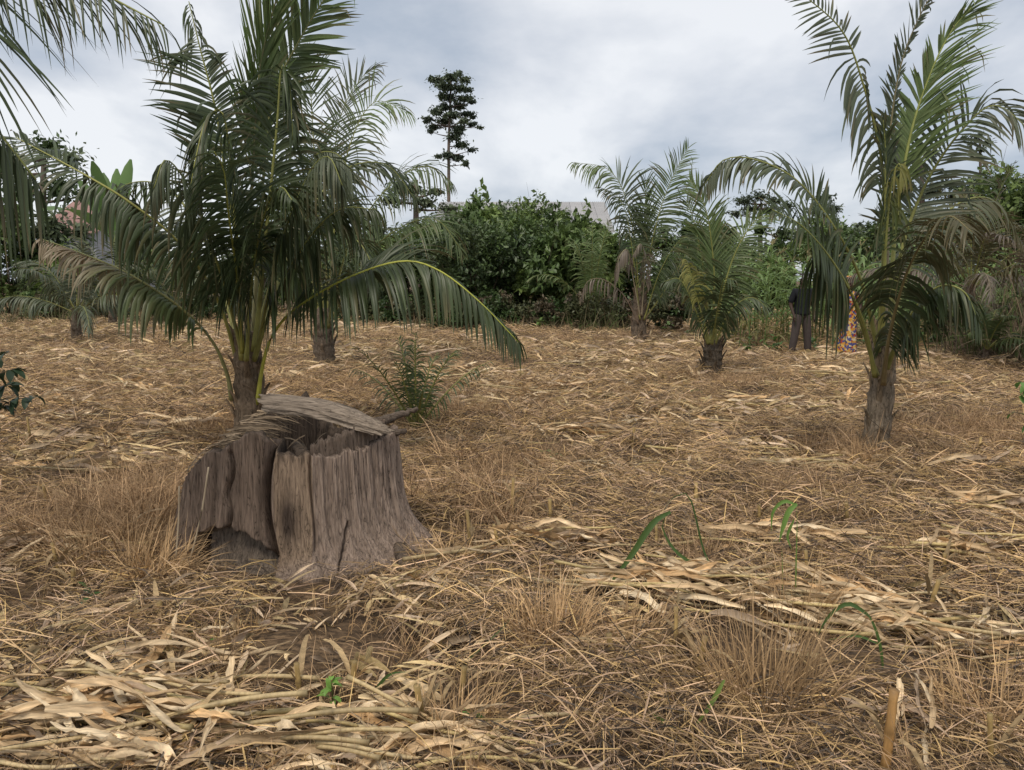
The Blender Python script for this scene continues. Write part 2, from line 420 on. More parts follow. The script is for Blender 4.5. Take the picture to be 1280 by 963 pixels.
FC = (0, -1, .15)      # frond seen flat-on
UPC = (0, -.55, 1)     # arching, tilted to the viewer
UPN = (0, -.15, 1)
left = [
 dict(p=[(300, 450, 0), (300, 330, -.05), (285, 240, -.1), (270, 140, -.1), (250, 60, -.05), (236, 2, 0)], face=(.25, -1, .1), n=52, L=.56, tone='dark', droop=((0, .4), (.7, .5), (.82, 4), (1, 6)), bare=.36, ang=(66, 44), ls=(.6, 1.05), single=1),
 dict(p=[(308, 450, .1), (312, 300, .15), (318, 180, .15), (326, 80, .1), (348, -10, 0), (372, -90, -.2)], face=(.9, -1, .1), n=64, L=.60, tone='light', droop=.15, bare=.45, ang=(24, 14), rcol=(.26, .22, .12), v=.25, ls=(.9, 1.1)),
 dict(p=[(315, 440, .2), (325, 280, .3), (340, 130, .3), (372, 55, .2), (415, -15, 0), (450, -60, -.2)], face=(-.2, -1, .2), n=56, L=.52, tone='mid', tone2='light', droop=.3, bare=.5, ang=(48, 26), v=.15, rcol=(.24, .22, .1)),
 dict(p=[(302, 450, -.1), (296, 320, -.3), (288, 200, -.5), (277, 140, -.65), (258, 150, -.8), (246, 192, -.95), (238, 235, -1.0)], face=(-.6, -.8, .6), n=46, L=.62, tone='mid', droop=((0, 1.), (.4, 3), (1, 4)), bare=.45, tone2='grey', rcol=(.3, .27, .08), ang=(40, 35)),
 dict(p=[(318, 440, -.1), (332, 300, -.1), (346, 160, -.1), (352, 84, -.1), (362, 110, -.15), (366, 175, -.2)], face=(.3, -1, .3), n=46, L=.5, tone='dark', droop=((0, .6), (.5, 1.5), (.7, 6), (1, 6)), bare=.32, ang=(50, 30)),
 dict(p=[(303, 440, -.2), (296, 345, -.55), (286, 270, -.9), (280, 215, -1.15), (268, 190, -1.35)], face=(0, -.7, 1), n=48, L=.66, tone='dark', droop=((0, .7), (1, 1.8)), bare=.25, ang=(78, 50), rcol=(.33, .3, .07)),
 dict(p=[(290, 500, -.05), (283, 465, -.1), (264, 425, -.2), (226, 385, -.35), (160, 342, -.45), (100, 316, -.45), (50, 298, -.4)], face=UPN, n=58, L=.42, tone='mid', droop=((0, 2), (.35, 3), (1, 4.5)), bare=.3, tone2='dry', rcol=(.24, .22, .09), ang=(55, 40)),
 dict(p=[(298, 455, 0), (272, 375, -.2), (225, 305, -.45), (165, 255, -.65), (105, 218, -.7), (20, 172, -.6)], face=UPC, n=56, L=.58, tone='dark', droop=((0, .8), (.35, 2.4), (.6, 4), (.75, 1.0), (1, .6)), bare=.28, ang=(60, 40), rcol=(.30, .27, .08)),
 dict(p=[(322, 505, -.05), (327, 465, -.1), (338, 425, -.2), (365, 390, -.35), (430, 350, -.5), (500, 327, -.55), (548, 338, -.6), (600, 378, -.65), (648, 428, -.65)], face=UPC, n=64, L=.56, tone='dark', droop=((0, 1.2), (.5, 3.5), (.72, 3.2), (1, 2.0)), bare=.3, ang=(62, 40), rcol=(.36, .34, .06), single=1),
 dict(p=[(315, 440, .1), (345, 330, .1), (372, 240, 0), (392, 196, -.1), (420, 192, -.2), (440, 215, -.25)], face=(.2, -.6, 1), n=46, L=.62, tone='mid', droop=((0, 1.2), (.45, 4), (1, 6)), bare=.3, tone2='grey'),
 dict(p=[(318, 450, -.1), (345, 370, -.35), (385, 300, -.6), (425, 262, -.8), (470, 262, -.9)], face=UPC, n=46, L=.62, tone='dark', droop=((0, 1.5), (1, 3.5)), bare=.25),
 dict(p=[(308, 450, -.2), (315, 350, -.5), (330, 270, -.8), (350, 235, -1.0), (365, 250, -1.2)], face=(0, -.6, 1), n=44, L=.62, tone='dark', droop=((0, 1.5), (1, 3)), bare=.25),
 dict(p=[(318, 450, -.1), (350, 310, -.5), (384, 222, -.8), (410, 196, -1.0), (428, 232, -1.1)], face=(.1, -.5, 1), n=44, L=.66, tone='dark', tone2='grey', droop=((0, 1.5), (.5, 4.5), (1, 6)), bare=.3),
 dict(p=[(303, 440, -.2), (272, 330, -.6), (238, 240, -.9), (208, 200, -1.1), (192, 236, -1.2)], face=(-.1, -.5, 1), n=44, L=.60, tone='dark', tone2='grey', droop=((0, 1.5), (.5, 4.5), (1, 6)), bare=.3),
 dict(p=[(300, 440, .3), (265, 320, .7), (215, 240, 1.0), (160, 230, 1.3), (120, 270, 1.4)], face=UPC, n=44, L=.58, tone='dark', droop=2.2, bare=.25),
 dict(p=[(318, 440, .3), (365, 310, .8), (420, 220, 1.2), (480, 205, 1.5), (520, 250, 1.6)], face=UPC, n=44, L=.58, tone='dark', droop=2.2, bare=.25),
]
hero(306, 7.0, left, (308, 415), 'large coconut palm with dense dark fronds rising behind the tree stump', r=(.138, .125), boots=18, grow=1.12, wide=1.15, col=(.21, .155, .105))

right = [
 dict(p=[(1102, 420, 0), (1106, 300, 0), (1102, 200, 0), (1078, 102, -.05), (1052, 38, -.1), (1000, -10, -.15)], face=(.1, -1, .1), n=34, L=.46, tone='grey', droop=((0, .8), (.38, 6), (.55, 5), (.62, .25), (1, .2)), bare=.42, ang=(82, 50), v=0, single=1, ls=(.5, 1)),
 dict(p=[(1106, 420, .1), (1110, 290, .1), (1110, 195, .1), (1124, 90, .05), (1150, 20, 0), (1185, -40, -.1)], face=(.8, -1, .1), n=44, L=.34, tone='grey', droop=.25, bare=.42, ang=(70, 32), rcol=(.25, .2, .12), v=.1, ls=(.35, 1)),
 dict(p=[(1110, 420, .15), (1120, 280, .15), (1138, 170, .1), (1164, 90, .05), (1190, 38, 0), (1216, 8, -.1)], face=(-.5, -1, .3), n=58, L=.44, W=.026, tone='light', droop=((0, .5), (1, .6)), bare=.46, ang=(38, 16), rcol=(.3, .3, .1), v=.2, ls=(1.25, .8)),
 dict(p=[(1110, 420, .1), (1128, 310, .2), (1160, 225, .2), (1205, 160, .1), (1245, 132, 0), (1290, 165, -.1)], face=(-.2, -.8, .8), n=34, L=.56, tone='grey', droop=((0, .4), (.6, .8), (1, 1.4)), bare=.34, ang=(62, 32)),
 dict(p=[(1098, 440, -.1), (1076, 350, -.2), (1040, 280, -.35), (995, 225, -.4), (945, 200, -.4), (905, 200, -.35), (880, 232, -.3)], face=(.15, -.6, .9), n=40, L=.46, tone='dark', tone2='grey', droop=((0, .8), (.6, 1.2), (.8, 4), (1, 5)), bare=.40, ang=(66, 45), single=1),
 dict(p=[(1094, 470, -.15), (1078, 400, -.35), (1046, 335, -.55), (1005, 285, -.75), (965, 262, -.85)], face=(.1, -.75, .8), n=34, L=.46, tone='dark', droop=((0, 1.6), (.4, 1.6), (.6, 1), (1, .6)), bare=.5, ang=(74, 50)),
 dict(p=[(1096, 470, -.1), (1070, 385, -.3), (1050, 330, -.4), (1032, 308, -.45), (1018, 318, -.5)], face=(.1, -.4, 1), n=20, L=.66, W=.026, tone='dark', droop=7, bare=.62, ang=(50, 30), lprof=[.6, .9, 1, 1, .8]),
 dict(p=[(1104, 480, -.15), (1112, 420, -.4), (1132, 345, -.7), (1158, 295, -.95), (1185, 270, -1.2), (1215, 290, -1.4)], face=(0, -.55, 1), n=52, L=.54, tone='dark', tone2='bronze', droop=((0, 2.2), (1, 2.0)), bare=.2, ang=(78, 50), rcol=(.2, .15, .07)),
 dict(p=[(1103, 420, -.1), (1106, 330, -.2), (1112, 250, -.25), (1122, 205, -.3), (1132, 225, -.35)], face=(0, -1, .3), n=18, L=.36, tone='mid', tone2='yellow', droop=((0, 2), (.5, 6), (1, 6)), bare=.45, ang=(40, 30)),
 dict(p=[(1106, 440, .3), (1140, 330, .7), (1190, 260, 1.0), (1240, 250, 1.2), (1275, 300, 1.3)], face=UPC, n=34, L=.5, tone='grey', tone2='bronze', droop=1.6, bare=.3),
 dict(p=[(1108, 460, -.2), (1135, 400, -.45), (1170, 360, -.65), (1205, 365, -.8), (1225, 410, -.85)], face=UPC, n=36, L=.46, tone='dark', droop=2.6, bare=.2),
 dict(p=[(1100, 430, -.1), (1104, 330, -.1), (1106, 250, -.1), (1107, 190, -.1), (1104, 150, -.1)], face=(0, -1, .1), n=20, L=.3, tone='dark', droop=.5, bare=.5, ang=(22, 12)),
]
hero(1102, 6.8, right, (1104, 400), 'tall coconut palm with a fibrous grey trunk standing in dry grass', r=(.112, .092), boots=18, col=(.26, .205, .145), grow=1.06, wide=1.12)

mid = [
 dict(p=[(405, 400, 0), (398, 280, 0), (392, 180, 0), (388, 110, 0), (382, 60, 0)], face=(.2, -1, .1), n=40, L=.95, W=.04, tone='mid', droop=.4, bare=.35, ang=(50, 30), S=4),
 dict(p=[(408, 400, 0), (420, 270, 0), (438, 180, 0), (468, 128, 0), (512, 140, 0)], face=(0, -.8, .7), n=40, L=.95, W=.04, tone='grey', droop=1.6, bare=.35, S=4, tone2='light'),
 dict(p=[(410, 405, -.2), (440, 300, -.5), (485, 235, -.8), (530, 208, -1), (562, 225, -1.1)], face=UPC, n=44, L=.95, W=.04, tone='mid', droop=((0, 1), (1, 2.6)), bare=.28, S=4),
 dict(p=[(410, 410, -.2), (450, 330, -.5), (500, 285, -.8), (545, 275, -1), (575, 310, -1.1)], face=UPC, n=44, L=.95, W=.04, tone='mid', droop=2, bare=.25, S=4),
 dict(p=[(402, 405, .1), (375, 290, .2), (345, 190, .3), (300, 150, .4)], face=UPC, n=40, L=.9, W=.04, tone='dark', droop=1.4, bare=.3, S=4),
 dict(p=[(406, 400, .2), (412, 260, .4), (425, 150, .5), (450, 100, .6), (470, 85, .6)], face=(-.2, -1, .3), n=40, L=.9, W=.04, tone='grey', droop=.7, bare=.35, S=4),
 dict(p=[(404, 410, -.3), (392, 340, -.9), (370, 300, -1.4), (345, 310, -1.7)], face=UPC, n=36, L=.9, W=.04, tone='dark', droop=2, bare=.2, S=4),
 dict(p=[(408, 410, -.3), (425, 340, -.9), (440, 300, -1.4), (460, 320, -1.7), (470, 360, -1.8)], face=UPC, n=36, L=.9, W=.04, tone='dark', droop=2, bare=.2, S=4),
]
hero(405, 14.2, mid, (406, 385), 'coconut palm with bushy crown behind the largest one, its short stout trunk showing', r=(.19, .16), boots=12)

p3 = [
 dict(p=[(800, 400, 0), (795, 320, 0), (783, 250, 0), (760, 212, 0), (718, 203, 0)], face=(.2, -.7, .8), n=34, L=.9, W=.048, tone='grey', droop=((0, .6), (.6, 1.5), (1, 3)), bare=.45, S=4, tone2='light'),
 dict(p=[(803, 400, 0), (812, 320, 0), (826, 260, 0), (844, 215, 0), (861, 184, 0)], face=(-.2, -1, .3), n=34, L=.8, W=.048, tone='mid', droop=.6, bare=.45, S=4, tone2='light'),
 dict(p=[(802, 400, .2), (804, 320, .2), (806, 260, .2), (808, 225, .2)], face=(0, -1, .1), n=30, L=.9, W=.048, tone='mid', droop=.3, bare=.35, ang=(35, 20), S=4),
 dict(p=[(800, 400, -.2), (790, 310, -.2), (778, 255, -.3), (752, 235, -.3)], face=UPC, n=30, L=.8, W=.048, tone='dark', droop=2, bare=.4, S=4),
 dict(p=[(805, 400, -.2), (825, 340, -.5), (850, 300, -.7), (868, 300, -.8)], face=UPC, n=30, L=.8, W=.048, tone='dark', droop=2, bare=.3, S=4),
 dict(p=[(800, 395, -.2), (790, 340, -.4), (784, 312, -.5), (773, 325, -.6), (768, 355, -.6)], face=UPC, n=24, L=.45, W=.04, tone='brown', droop=5, bare=.45, S=4, rcol=(.3, .24, .16)),
 dict(p=[(802, 395, -.2), (806, 330, -.5), (801, 305, -.7), (791, 320, -.8)], face=UPC, n=20, L=.42, W=.04, tone='brown', droop=4, bare=.35, S=4, rcol=(.3, .24, .16)),
 dict(p=[(798, 405, -.2), (780, 370, -.4), (755, 350, -.5), (735, 352, -.6), (725, 375, -.6)], face=UPC, n=12, L=.5, W=.04, tone='brown', droop=5, bare=.3, S=4, rcol=(.2, .14, .1)),
 dict(p=[(805, 400, 0), (830, 365, 0), (850, 330, 0), (862, 310, 0)], face=(0, -1, .5), n=26, L=.5, W=.048, tone='dark', droop=1.5, bare=.3, S=4),
]
hero(800, 19.5, p3, (802, 360), 'coconut palm with withered brown lower fronds before the shrub thicket', r=(.19, .16), boots=16)

p4 = [
 dict(p=[(888, 430, 0), (893, 360, 0), (889, 300, -.05), (880, 255, -.1), (862, 225, -.1)], face=(.3, -1, .2), n=62, L=.60, W=.036, tone='light', droop=.35, bare=.22, ang=(48, 30), S=4, v=.1),
 dict(p=[(892, 430, 0), (905, 360, 0), (922, 310, 0), (945, 275, 0), (965, 268, 0)], face=(-.2, -1, .4), n=40, L=.6, W=.036, tone='mid', tone2='light', droop=.7, bare=.25, S=4),
 dict(p=[(885, 430, -.1), (868, 385, -.2), (850, 350, -.3), (830, 352, -.3)], face=UPC, n=32, L=.45, W=.036, tone='dark', droop=1.8, bare=.2, S=4),
 dict(p=[(894, 430, -.1), (912, 390, -.3), (938, 372, -.4), (960, 385, -.5)], face=UPC, n=32, L=.45, W=.036, tone='dark', droop=1.8, bare=.2, S=4),
 dict(p=[(890, 430, -.2), (898, 380, -.5), (905, 350, -.8), (918, 350, -1)], face=UPC, n=32, L=.5, W=.036, tone='dark', droop=1.8, bare=.2, S=4),
 dict(p=[(887, 430, -.1), (872, 375, -.2), (860, 330, -.2), (856, 325, -.2)], face=(0, -1, .2), n=24, L=.34, W=.036, tone='yellow', droop=3, bare=.5, S=4),
 dict(p=[(889, 430, .2), (880, 340, .4), (868, 280, .5), (858, 250, .5)], face=(0, -1, .3), n=34, L=.6, W=.036, tone='mid', droop=.5, bare=.25, S=4),
]
hero(890, 12.5, p4, (890, 425), 'young coconut palm with one broad pale green upright frond', r=(.15, .14), boots=14, col=(.12, .095, .07))

# overhanging fronds of a palm just beyond the left edge, a few steps from the viewer
near = [
 dict(p=[(-420, 60, .1), (-250, -90, 0), (-60, -75, -.1), (90, -25, -.15), (205, 32, -.2)], face=(0, -.2, 1), n=44, L=.5, W=.015, tone='dark', droop=((0, 1.2), (.5, 1.8), (1, 3.0)), bare=.35, ang=(60, 35), single=1, S=6, v=.05, jit=.12),
 dict(p=[(-430, 120, 0), (-260, -120, -.2), (-120, -110, -.3), (-50, 0, -.35), (-25, 130, -.4), (-20, 200, -.4)], face=(.9, -.5, .35), n=36, L=.62, W=.018, tone='dark', droop=((0, .2), (.7, .7), (.9, 5), (1, 6)), bare=.35, ang=(60, 35), single=1, S=6, v=.1, jit=.07),
 dict(p=[(-430, 200, .2), (-260, 60, .1), (-120, 60, .05), (-40, 120, 0), (10, 180, 0), (45, 225, 0)], face=(.2, -.3, 1), n=30, L=.80, W=.030, tone='dark', droop=((0, 3), (.5, 7), (1, 9)), bare=.4, ang=(50, 40), single=1, S=6, v=0, jit=.16),
 dict(p=[(-450, 180, -.2), (-520, -50, -.3), (-620, -180, -.4), (-760, -150, -.5)], n=34, L=.5, W=.02, tone='dark', droop=2, bare=.3),
 dict(p=[(-450, 180, .4), (-480, -60, .9), (-480, -220, 1.3), (-420, -250, 1.8)], n=34, L=.5, W=.02, tone='dark', droop=2, bare=.3),
]
hero(-440, 3.2, near, (-440, 330), 'coconut palm overhanging the corner, with long thin dark leaflets hanging down', r=(.13, .1))

# ------------------------------------------------------------------ the stump
def build_stump():
    C0 = G(350, 724); cx, cyy = C0[0]+.0, C0[1]+.52
    z0 = float(terr(cx, cyy)); base = np.array([cx, cyy, z0])
    st = empty('tree_stump', base, 'broad hollow weathered tree stump with split grey sides and torn top', 'stump')
    N, R = 720, 96
    th = np.linspace(0, 2*np.pi, N, endpoint=False); ct, s_ = np.cos(th), np.sin(th)
    rk = np.random.default_rng(5); RIM = .020*np.sin(th*5+2)+np.interp(th, np.sort(np.r_[0, rk.uniform(0, 6.28, 46), 6.2832]), np.r_[0, rk.normal(0, .016, 46), 0])+np.interp(th, np.linspace(0, 6.2832, 150), rk.normal(0, .007, 150))
    def outer(v):                       # v 0..1 rows -> point ring
        xs = ct*np.where(ct > 0, .62, .76)
        H = np.interp(xs, [-.76, -.66, -.46, -.26, -.10, 0, .12, .62], [.24, .42, .63, .76, .78, .64, .62, .68])
        H = H+np.where(s_ > 0, (.05-.10*np.clip(ct*2, 0, 1))*s_, 0)+RIM
        z = -.10+(H+.10)*v
        zz_ = np.maximum(z, 0)
        a = np.where(ct > 0, .56+.22*np.exp(-zz_/.14)-.03*zz_, .80+.08*np.exp(-zz_/.10)-.16*zz_)
        b = np.where(s_ < 0, .47+.10*np.exp(-zz_/.10)-.03*zz_, .50+.08*np.exp(-zz_/.1))
        x, y = a*ct, b*s_
        front = np.clip(-s_*4, 0, 1)
        arc = th*.6
        # buttress lobes
        lob = .040*np.sin(th*3+.9)+.012*np.sin(th*8+2+.6*z)
        ridge = 0
        for f, ph in ((31, .3), (53, 1.1), (87, 2.2), (131, .7), (177, 4.0)):
            ridge = ridge+np.sin(f*arc/.6*1.0+ph+1.1*np.sin(4.2*z+f)+.5*np.sin(11*z+f*2))*(31/f)**.45
        panel = front*((x > -.02) & (x < .17))
        smooth = 1-.85*panel
        disp = lob*.7+0.0048*ridge*smooth
        def crack(xc, w, d, zl, zh):
            m = np.clip((z-zl)/.04, 0, 1)*np.clip((zh-z)/.04, 0, 1)
            return -d*m*np.exp(-((x-xc)/w)**2)*front
        disp = disp+crack(-.035-.05*np.sin(z*4.5)+.04*(1-z/.7), .017, .17, .05, .9)
        disp = disp+crack(-.32+.10*z+.012*np.sin(z*25), .010, .07, .18, .68)
        disp = disp+crack(.172+.01*np.sin(z*9), .007, .03, .08, .72)
        disp = disp+crack(.36-.12*(.3-z), .008, .045, -.02, .26)
        disp = disp-.018*panel*(1-((x-.075)/.1)**2)
        disp = disp+np.where(s_ < 0, .05*np.exp(-((x-.075)/.07)**2)*np.exp(-((z-.33)/.25)**2), 0)*.6
        ah = .25*np.sqrt(np.clip(1-((x+.30)/.29)**2, 0, 1))+.008*np.sin(x*60)
        arch = front*np.clip((ah-z)/.012, 0, 1)*(np.abs(x+.30) < .29)
        disp = disp-.11*arch
        x = x+disp*ct; y = y+disp*s_
        # colours of the wood itself
        grey = np.array([.40, .30, .232]); brown = np.array([.275, .20, .148]); pale = np.array([.40, .285, .19]); dark = np.array([.050, .036, .028])
        wl_ = np.clip((x+.05)/.12, 0, 1)[:, None]
        c = brown*(1-wl_)+grey*wl_
        c = c*(1+.10*np.sin(th*31+2*z)[:, None])
        pm = (panel*np.clip((z-.02)/.08, 0, 1))[:, None]*.85
        c = c*(1-pm)+pale*pm
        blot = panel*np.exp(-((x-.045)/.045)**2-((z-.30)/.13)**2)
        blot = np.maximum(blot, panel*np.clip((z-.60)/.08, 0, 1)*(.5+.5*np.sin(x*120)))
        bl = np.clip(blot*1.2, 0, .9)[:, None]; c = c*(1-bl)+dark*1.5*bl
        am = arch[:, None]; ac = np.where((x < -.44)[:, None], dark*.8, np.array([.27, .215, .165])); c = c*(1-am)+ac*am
        return np.stack([x, y, z], 1), c, H
    rings, cols = [], []
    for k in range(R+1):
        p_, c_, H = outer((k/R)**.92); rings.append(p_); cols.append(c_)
    rim = rings[-1]
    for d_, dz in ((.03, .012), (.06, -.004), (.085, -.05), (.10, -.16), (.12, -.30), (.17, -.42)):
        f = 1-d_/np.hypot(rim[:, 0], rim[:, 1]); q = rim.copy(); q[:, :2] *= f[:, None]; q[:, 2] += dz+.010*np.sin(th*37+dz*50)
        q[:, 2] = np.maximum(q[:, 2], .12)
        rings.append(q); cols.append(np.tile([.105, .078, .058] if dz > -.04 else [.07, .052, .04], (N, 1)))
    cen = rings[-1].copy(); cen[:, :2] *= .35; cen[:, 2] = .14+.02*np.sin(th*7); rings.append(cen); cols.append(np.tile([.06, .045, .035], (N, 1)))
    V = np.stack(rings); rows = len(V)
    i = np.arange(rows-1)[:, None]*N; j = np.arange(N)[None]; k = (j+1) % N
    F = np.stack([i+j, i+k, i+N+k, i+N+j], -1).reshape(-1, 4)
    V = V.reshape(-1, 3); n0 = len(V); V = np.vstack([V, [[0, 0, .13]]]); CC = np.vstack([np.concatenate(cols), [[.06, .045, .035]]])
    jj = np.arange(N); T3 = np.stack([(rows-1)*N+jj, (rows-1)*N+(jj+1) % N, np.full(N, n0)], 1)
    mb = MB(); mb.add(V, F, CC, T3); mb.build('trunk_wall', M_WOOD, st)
    # torn slab of bark lying over the hollow
    A = P(336, 500, cyy-.12)-base; B = P(480, 540, cyy-.18)-base
    ax = nrm(B-A); ln = np.linalg.norm(B-A)
    up = nrm(np.array([0.18, -.42, 1.0])-np.dot([0.18, -.42, 1.0], ax)*ax); sd = np.cross(ax, up)
    nu, nw = 60, 44
    u = np.linspace(0, 1, nu)[:, None]; w = np.linspace(-.95, .95, nw)[None]
    def shell(off):
        rad = (.105+.02*u)*np.ones_like(w)+off+.006*np.sin(w*17+3*np.sin(u*7))+.004*np.sin(w*61+5*u+1)+.004*np.sin(w*97+4*u)
        uu = u+(.07*np.sin(w*3+1)+.02*np.sin(w*17+1)+.012*np.sin(w*41))*np.where(u > .5, (u-.5)*2, (u-.5)*2)
        wid = 1-.45*u**2
        return A+ax*(uu*ln)[..., None]+sd*(np.sin(w*wid)*rad*1.15)[..., None]+up*((np.cos(w*wid)-.80)*rad+.05*np.sin(u*3.1))[..., None]
    So, Si = shell(0), shell(-.028)
    def gridf(n0):
        a = np.arange(nu-1)[:, None]*nw; b = np.arange(nw-1)[None]
        return (np.stack([a+b, a+b+1, a+nw+b+1, a+nw+b], -1).reshape(-1, 4)+n0)
    VV = np.concatenate([So.reshape(-1, 3), Si.reshape(-1, 3)]); n1 = nu*nw
    edge = list(range(nw))+[r*nw+nw-1 for r in range(1, nu)]+[(nu-1)*nw+c for c in range(nw-2, -1, -1)]+[r*nw for r in range(nu-2, 0, -1)]
    E = np.array([[edge[q], edge[(q+1) % len(edge)], edge[(q+1) % len(edge)]+n1, edge[q]+n1] for q in range(len(edge))])
    cs = np.array([.36, .285, .215])*(1+.06*np.sin(w*17+3*np.sin(u*7)))[..., None]*np.ones((nu, nw, 1))
    mb = MB(); mb.add(VV, np.vstack([gridf(0), gridf(n1)[:, ::-1], E]), np.concatenate([cs.reshape(-1, 3), np.tile([.05, .038, .03], (n1, 1))]))
    mb.build('bark_slab', M_WOODX, st)
    # inner rim of split wood standing above the bark at the front right
    nt, nz_ = 60, 8; tt = np.linspace(RAD(-72), RAD(-12), nt); hgt = np.interp(np.linspace(0, 1, nt), [0, .1, .6, 1], [.0, .03, .085, .10])+.010*np.sin(tt*60)+.006*np.sin(tt*140)
    fr = []
    for off in (.0, -.045):
        for kz in range(nz_):
            z_ = .58+(hgt+.10)*kz/(nz_-1); lb = .7*(.040*np.sin(tt*3+.9)+.012*np.sin(tt*8+2+.6*z_))-.026+off+.004*np.sin(tt*95+kz)
            fr.append(np.stack([(.54+lb)*np.cos(tt), (.45+lb)*np.sin(tt), z_], 1))
    Vr = np.concatenate(fr); ids = lambda r_: np.stack([r_*nt+np.arange(nt-1), r_*nt+np.arange(1, nt), (r_+1)*nt+np.arange(1, nt), (r_+1)*nt+np.arange(nt-1)], 1)
    Fr = [ids(r_) for r_ in range(nz_-1)]+[ids(r_)[:, ::-1] for r_ in range(nz_, 2*nz_-1)]
    a1, a2 = (nz_-1)*nt, (2*nz_-1)*nt; kk_ = np.arange(nt-1); Fr.append(np.stack([a1+kk_, a1+kk_+1, a2+kk_+1, a2+kk_], 1))
    mb = MB(); mb.add(Vr, np.vstack(Fr), (.22, .165, .125)); mb.build('inner_rim', M_WOOD, st)
    for pts, r in (([(430, 556, -.1), (470, 530, 0), (500, 519, .1), (521, 511, .15)], (.055, .012)), ([(445, 556, -.15), (475, 545, -.05), (508, 539, 0)], (.045, .016)), ([(385, 585, -.3), (380, 570, -.2), (370, 555, 0)], (.04, .025))):
        mb = MB(); pp = curve([P(x, y, cyy+d)-base for x, y, d in pts], 22)
        pp += rng.normal(0, .004, pp.shape); tube(mb, pp, np.linspace(r[0], r[1], 22), 9, (.19, .145, .11), jitter=.09); mb.build('broken_branch', M_WOODX, st)
    for pts, r in (([(500, 655, -.05), (512, 690, -.2), (535, 712, -.28), (570, 728, -.3)], (.05, .015)), ([(495, 690, -.1), (515, 715, -.25), (545, 745, -.35)], (.045, .015)), ([(215, 690, -.1), (195, 712, -.2), (170, 728, -.2)], (.045, .015))):
        mb = MB(); q = [G(x, y+6) for x, y, _ in pts]; q[0] = base+np.array([.60*np.sign(pts[0][0]-350), -.22, .05])
        pp = curve([k-base for k in q], 22)+rng.normal(0, .004, (22, 3)); tube(mb, pp, np.linspace(r[0], r[1], 22), 10, (.19, .145, .11), jitter=.05); mb.build('root', M_WOOD, st)
    # dead twigs matted over the left shoulder
    mb = MB(); n = 230
    t = rng.random(n); xs = -.74+.56*t; zt = np.interp(xs, [-.76, -.66, -.46, -.26, -.10, .1], [.24, .42, .63, .78, .81, .76])
    yy = rng.uniform(-.42, .25, n)*np.sqrt(np.clip(1-(xs/.72)**2, .05, 1))
    Bp = np.stack([xs, yy, zt+rng.uniform(-.01, .05, n)], 1)
    az = rng.normal(.2, .55, n); D = np.stack([np.cos(az), np.sin(az)*.8, .55*np.clip((-xs-.1)*1.6, -.2, 1)+rng.normal(0, .12, n)], 1)
    c0 = np.array([.33, .245, .16])*rng.uniform(.3, 1.2, (n, 1))
    Vv, F, C = ribbons(Bp, D, np.tile([0, 0, 1.0], (n, 1))+rng.normal(0, .6, (n, 3)), rng.uniform(.08, .34, n), rng.uniform(.004, .010, n), rng.uniform(.1, .8, n), 4, .5, np.array([.8, 1, .9, .7, .3]), c0, c0*.9)
    add_ribbons(mb, Vv, F, C)
    n = 8; xs = rng.uniform(-.16, .22, n)
    Bp = np.stack([xs, rng.uniform(-.5, -.2, n), .74+rng.uniform(-.03, .03, n)], 1)
    az = rng.uniform(0, 6.28, n); D = np.stack([np.cos(az), np.sin(az), rng.normal(.0, .25, n)], 1); c0 = np.array([.2, .15, .10])*rng.uniform(.4, 1.2, (n, 1))
    Vv, F, C = ribbons(Bp, D, np.tile([0, 0, 1.0], (n, 1)), rng.uniform(.06, .2, n), rng.uniform(.004, .008, n), rng.uniform(.4, 1.6, n), 4, .5, np.array([.8, 1, .9, .7, .3]), c0, c0*.9)
    add_ribbons(mb, Vv, F, C)
    mb.build('dead_twigs', M_STRAW, st, kind='stuff')
    for pts in ([(-.52, .50), (-.535, .33), (-.545, .10)], [(-.33, .62), (-.39, .36), (-.46, .09)]):
        q = MB(); pp = curve([np.array([x, -.60*math.sqrt(1-(x/.90)**2)-.02-.05*(z < .2), z]) for x, z in pts], 8); tube(q, pp, .0045, 5, (.38, .30, .20)); q.build('grass_stem', M_STRAW, st)
    return np.array([cx, cyy])
STUMP = build_stump()

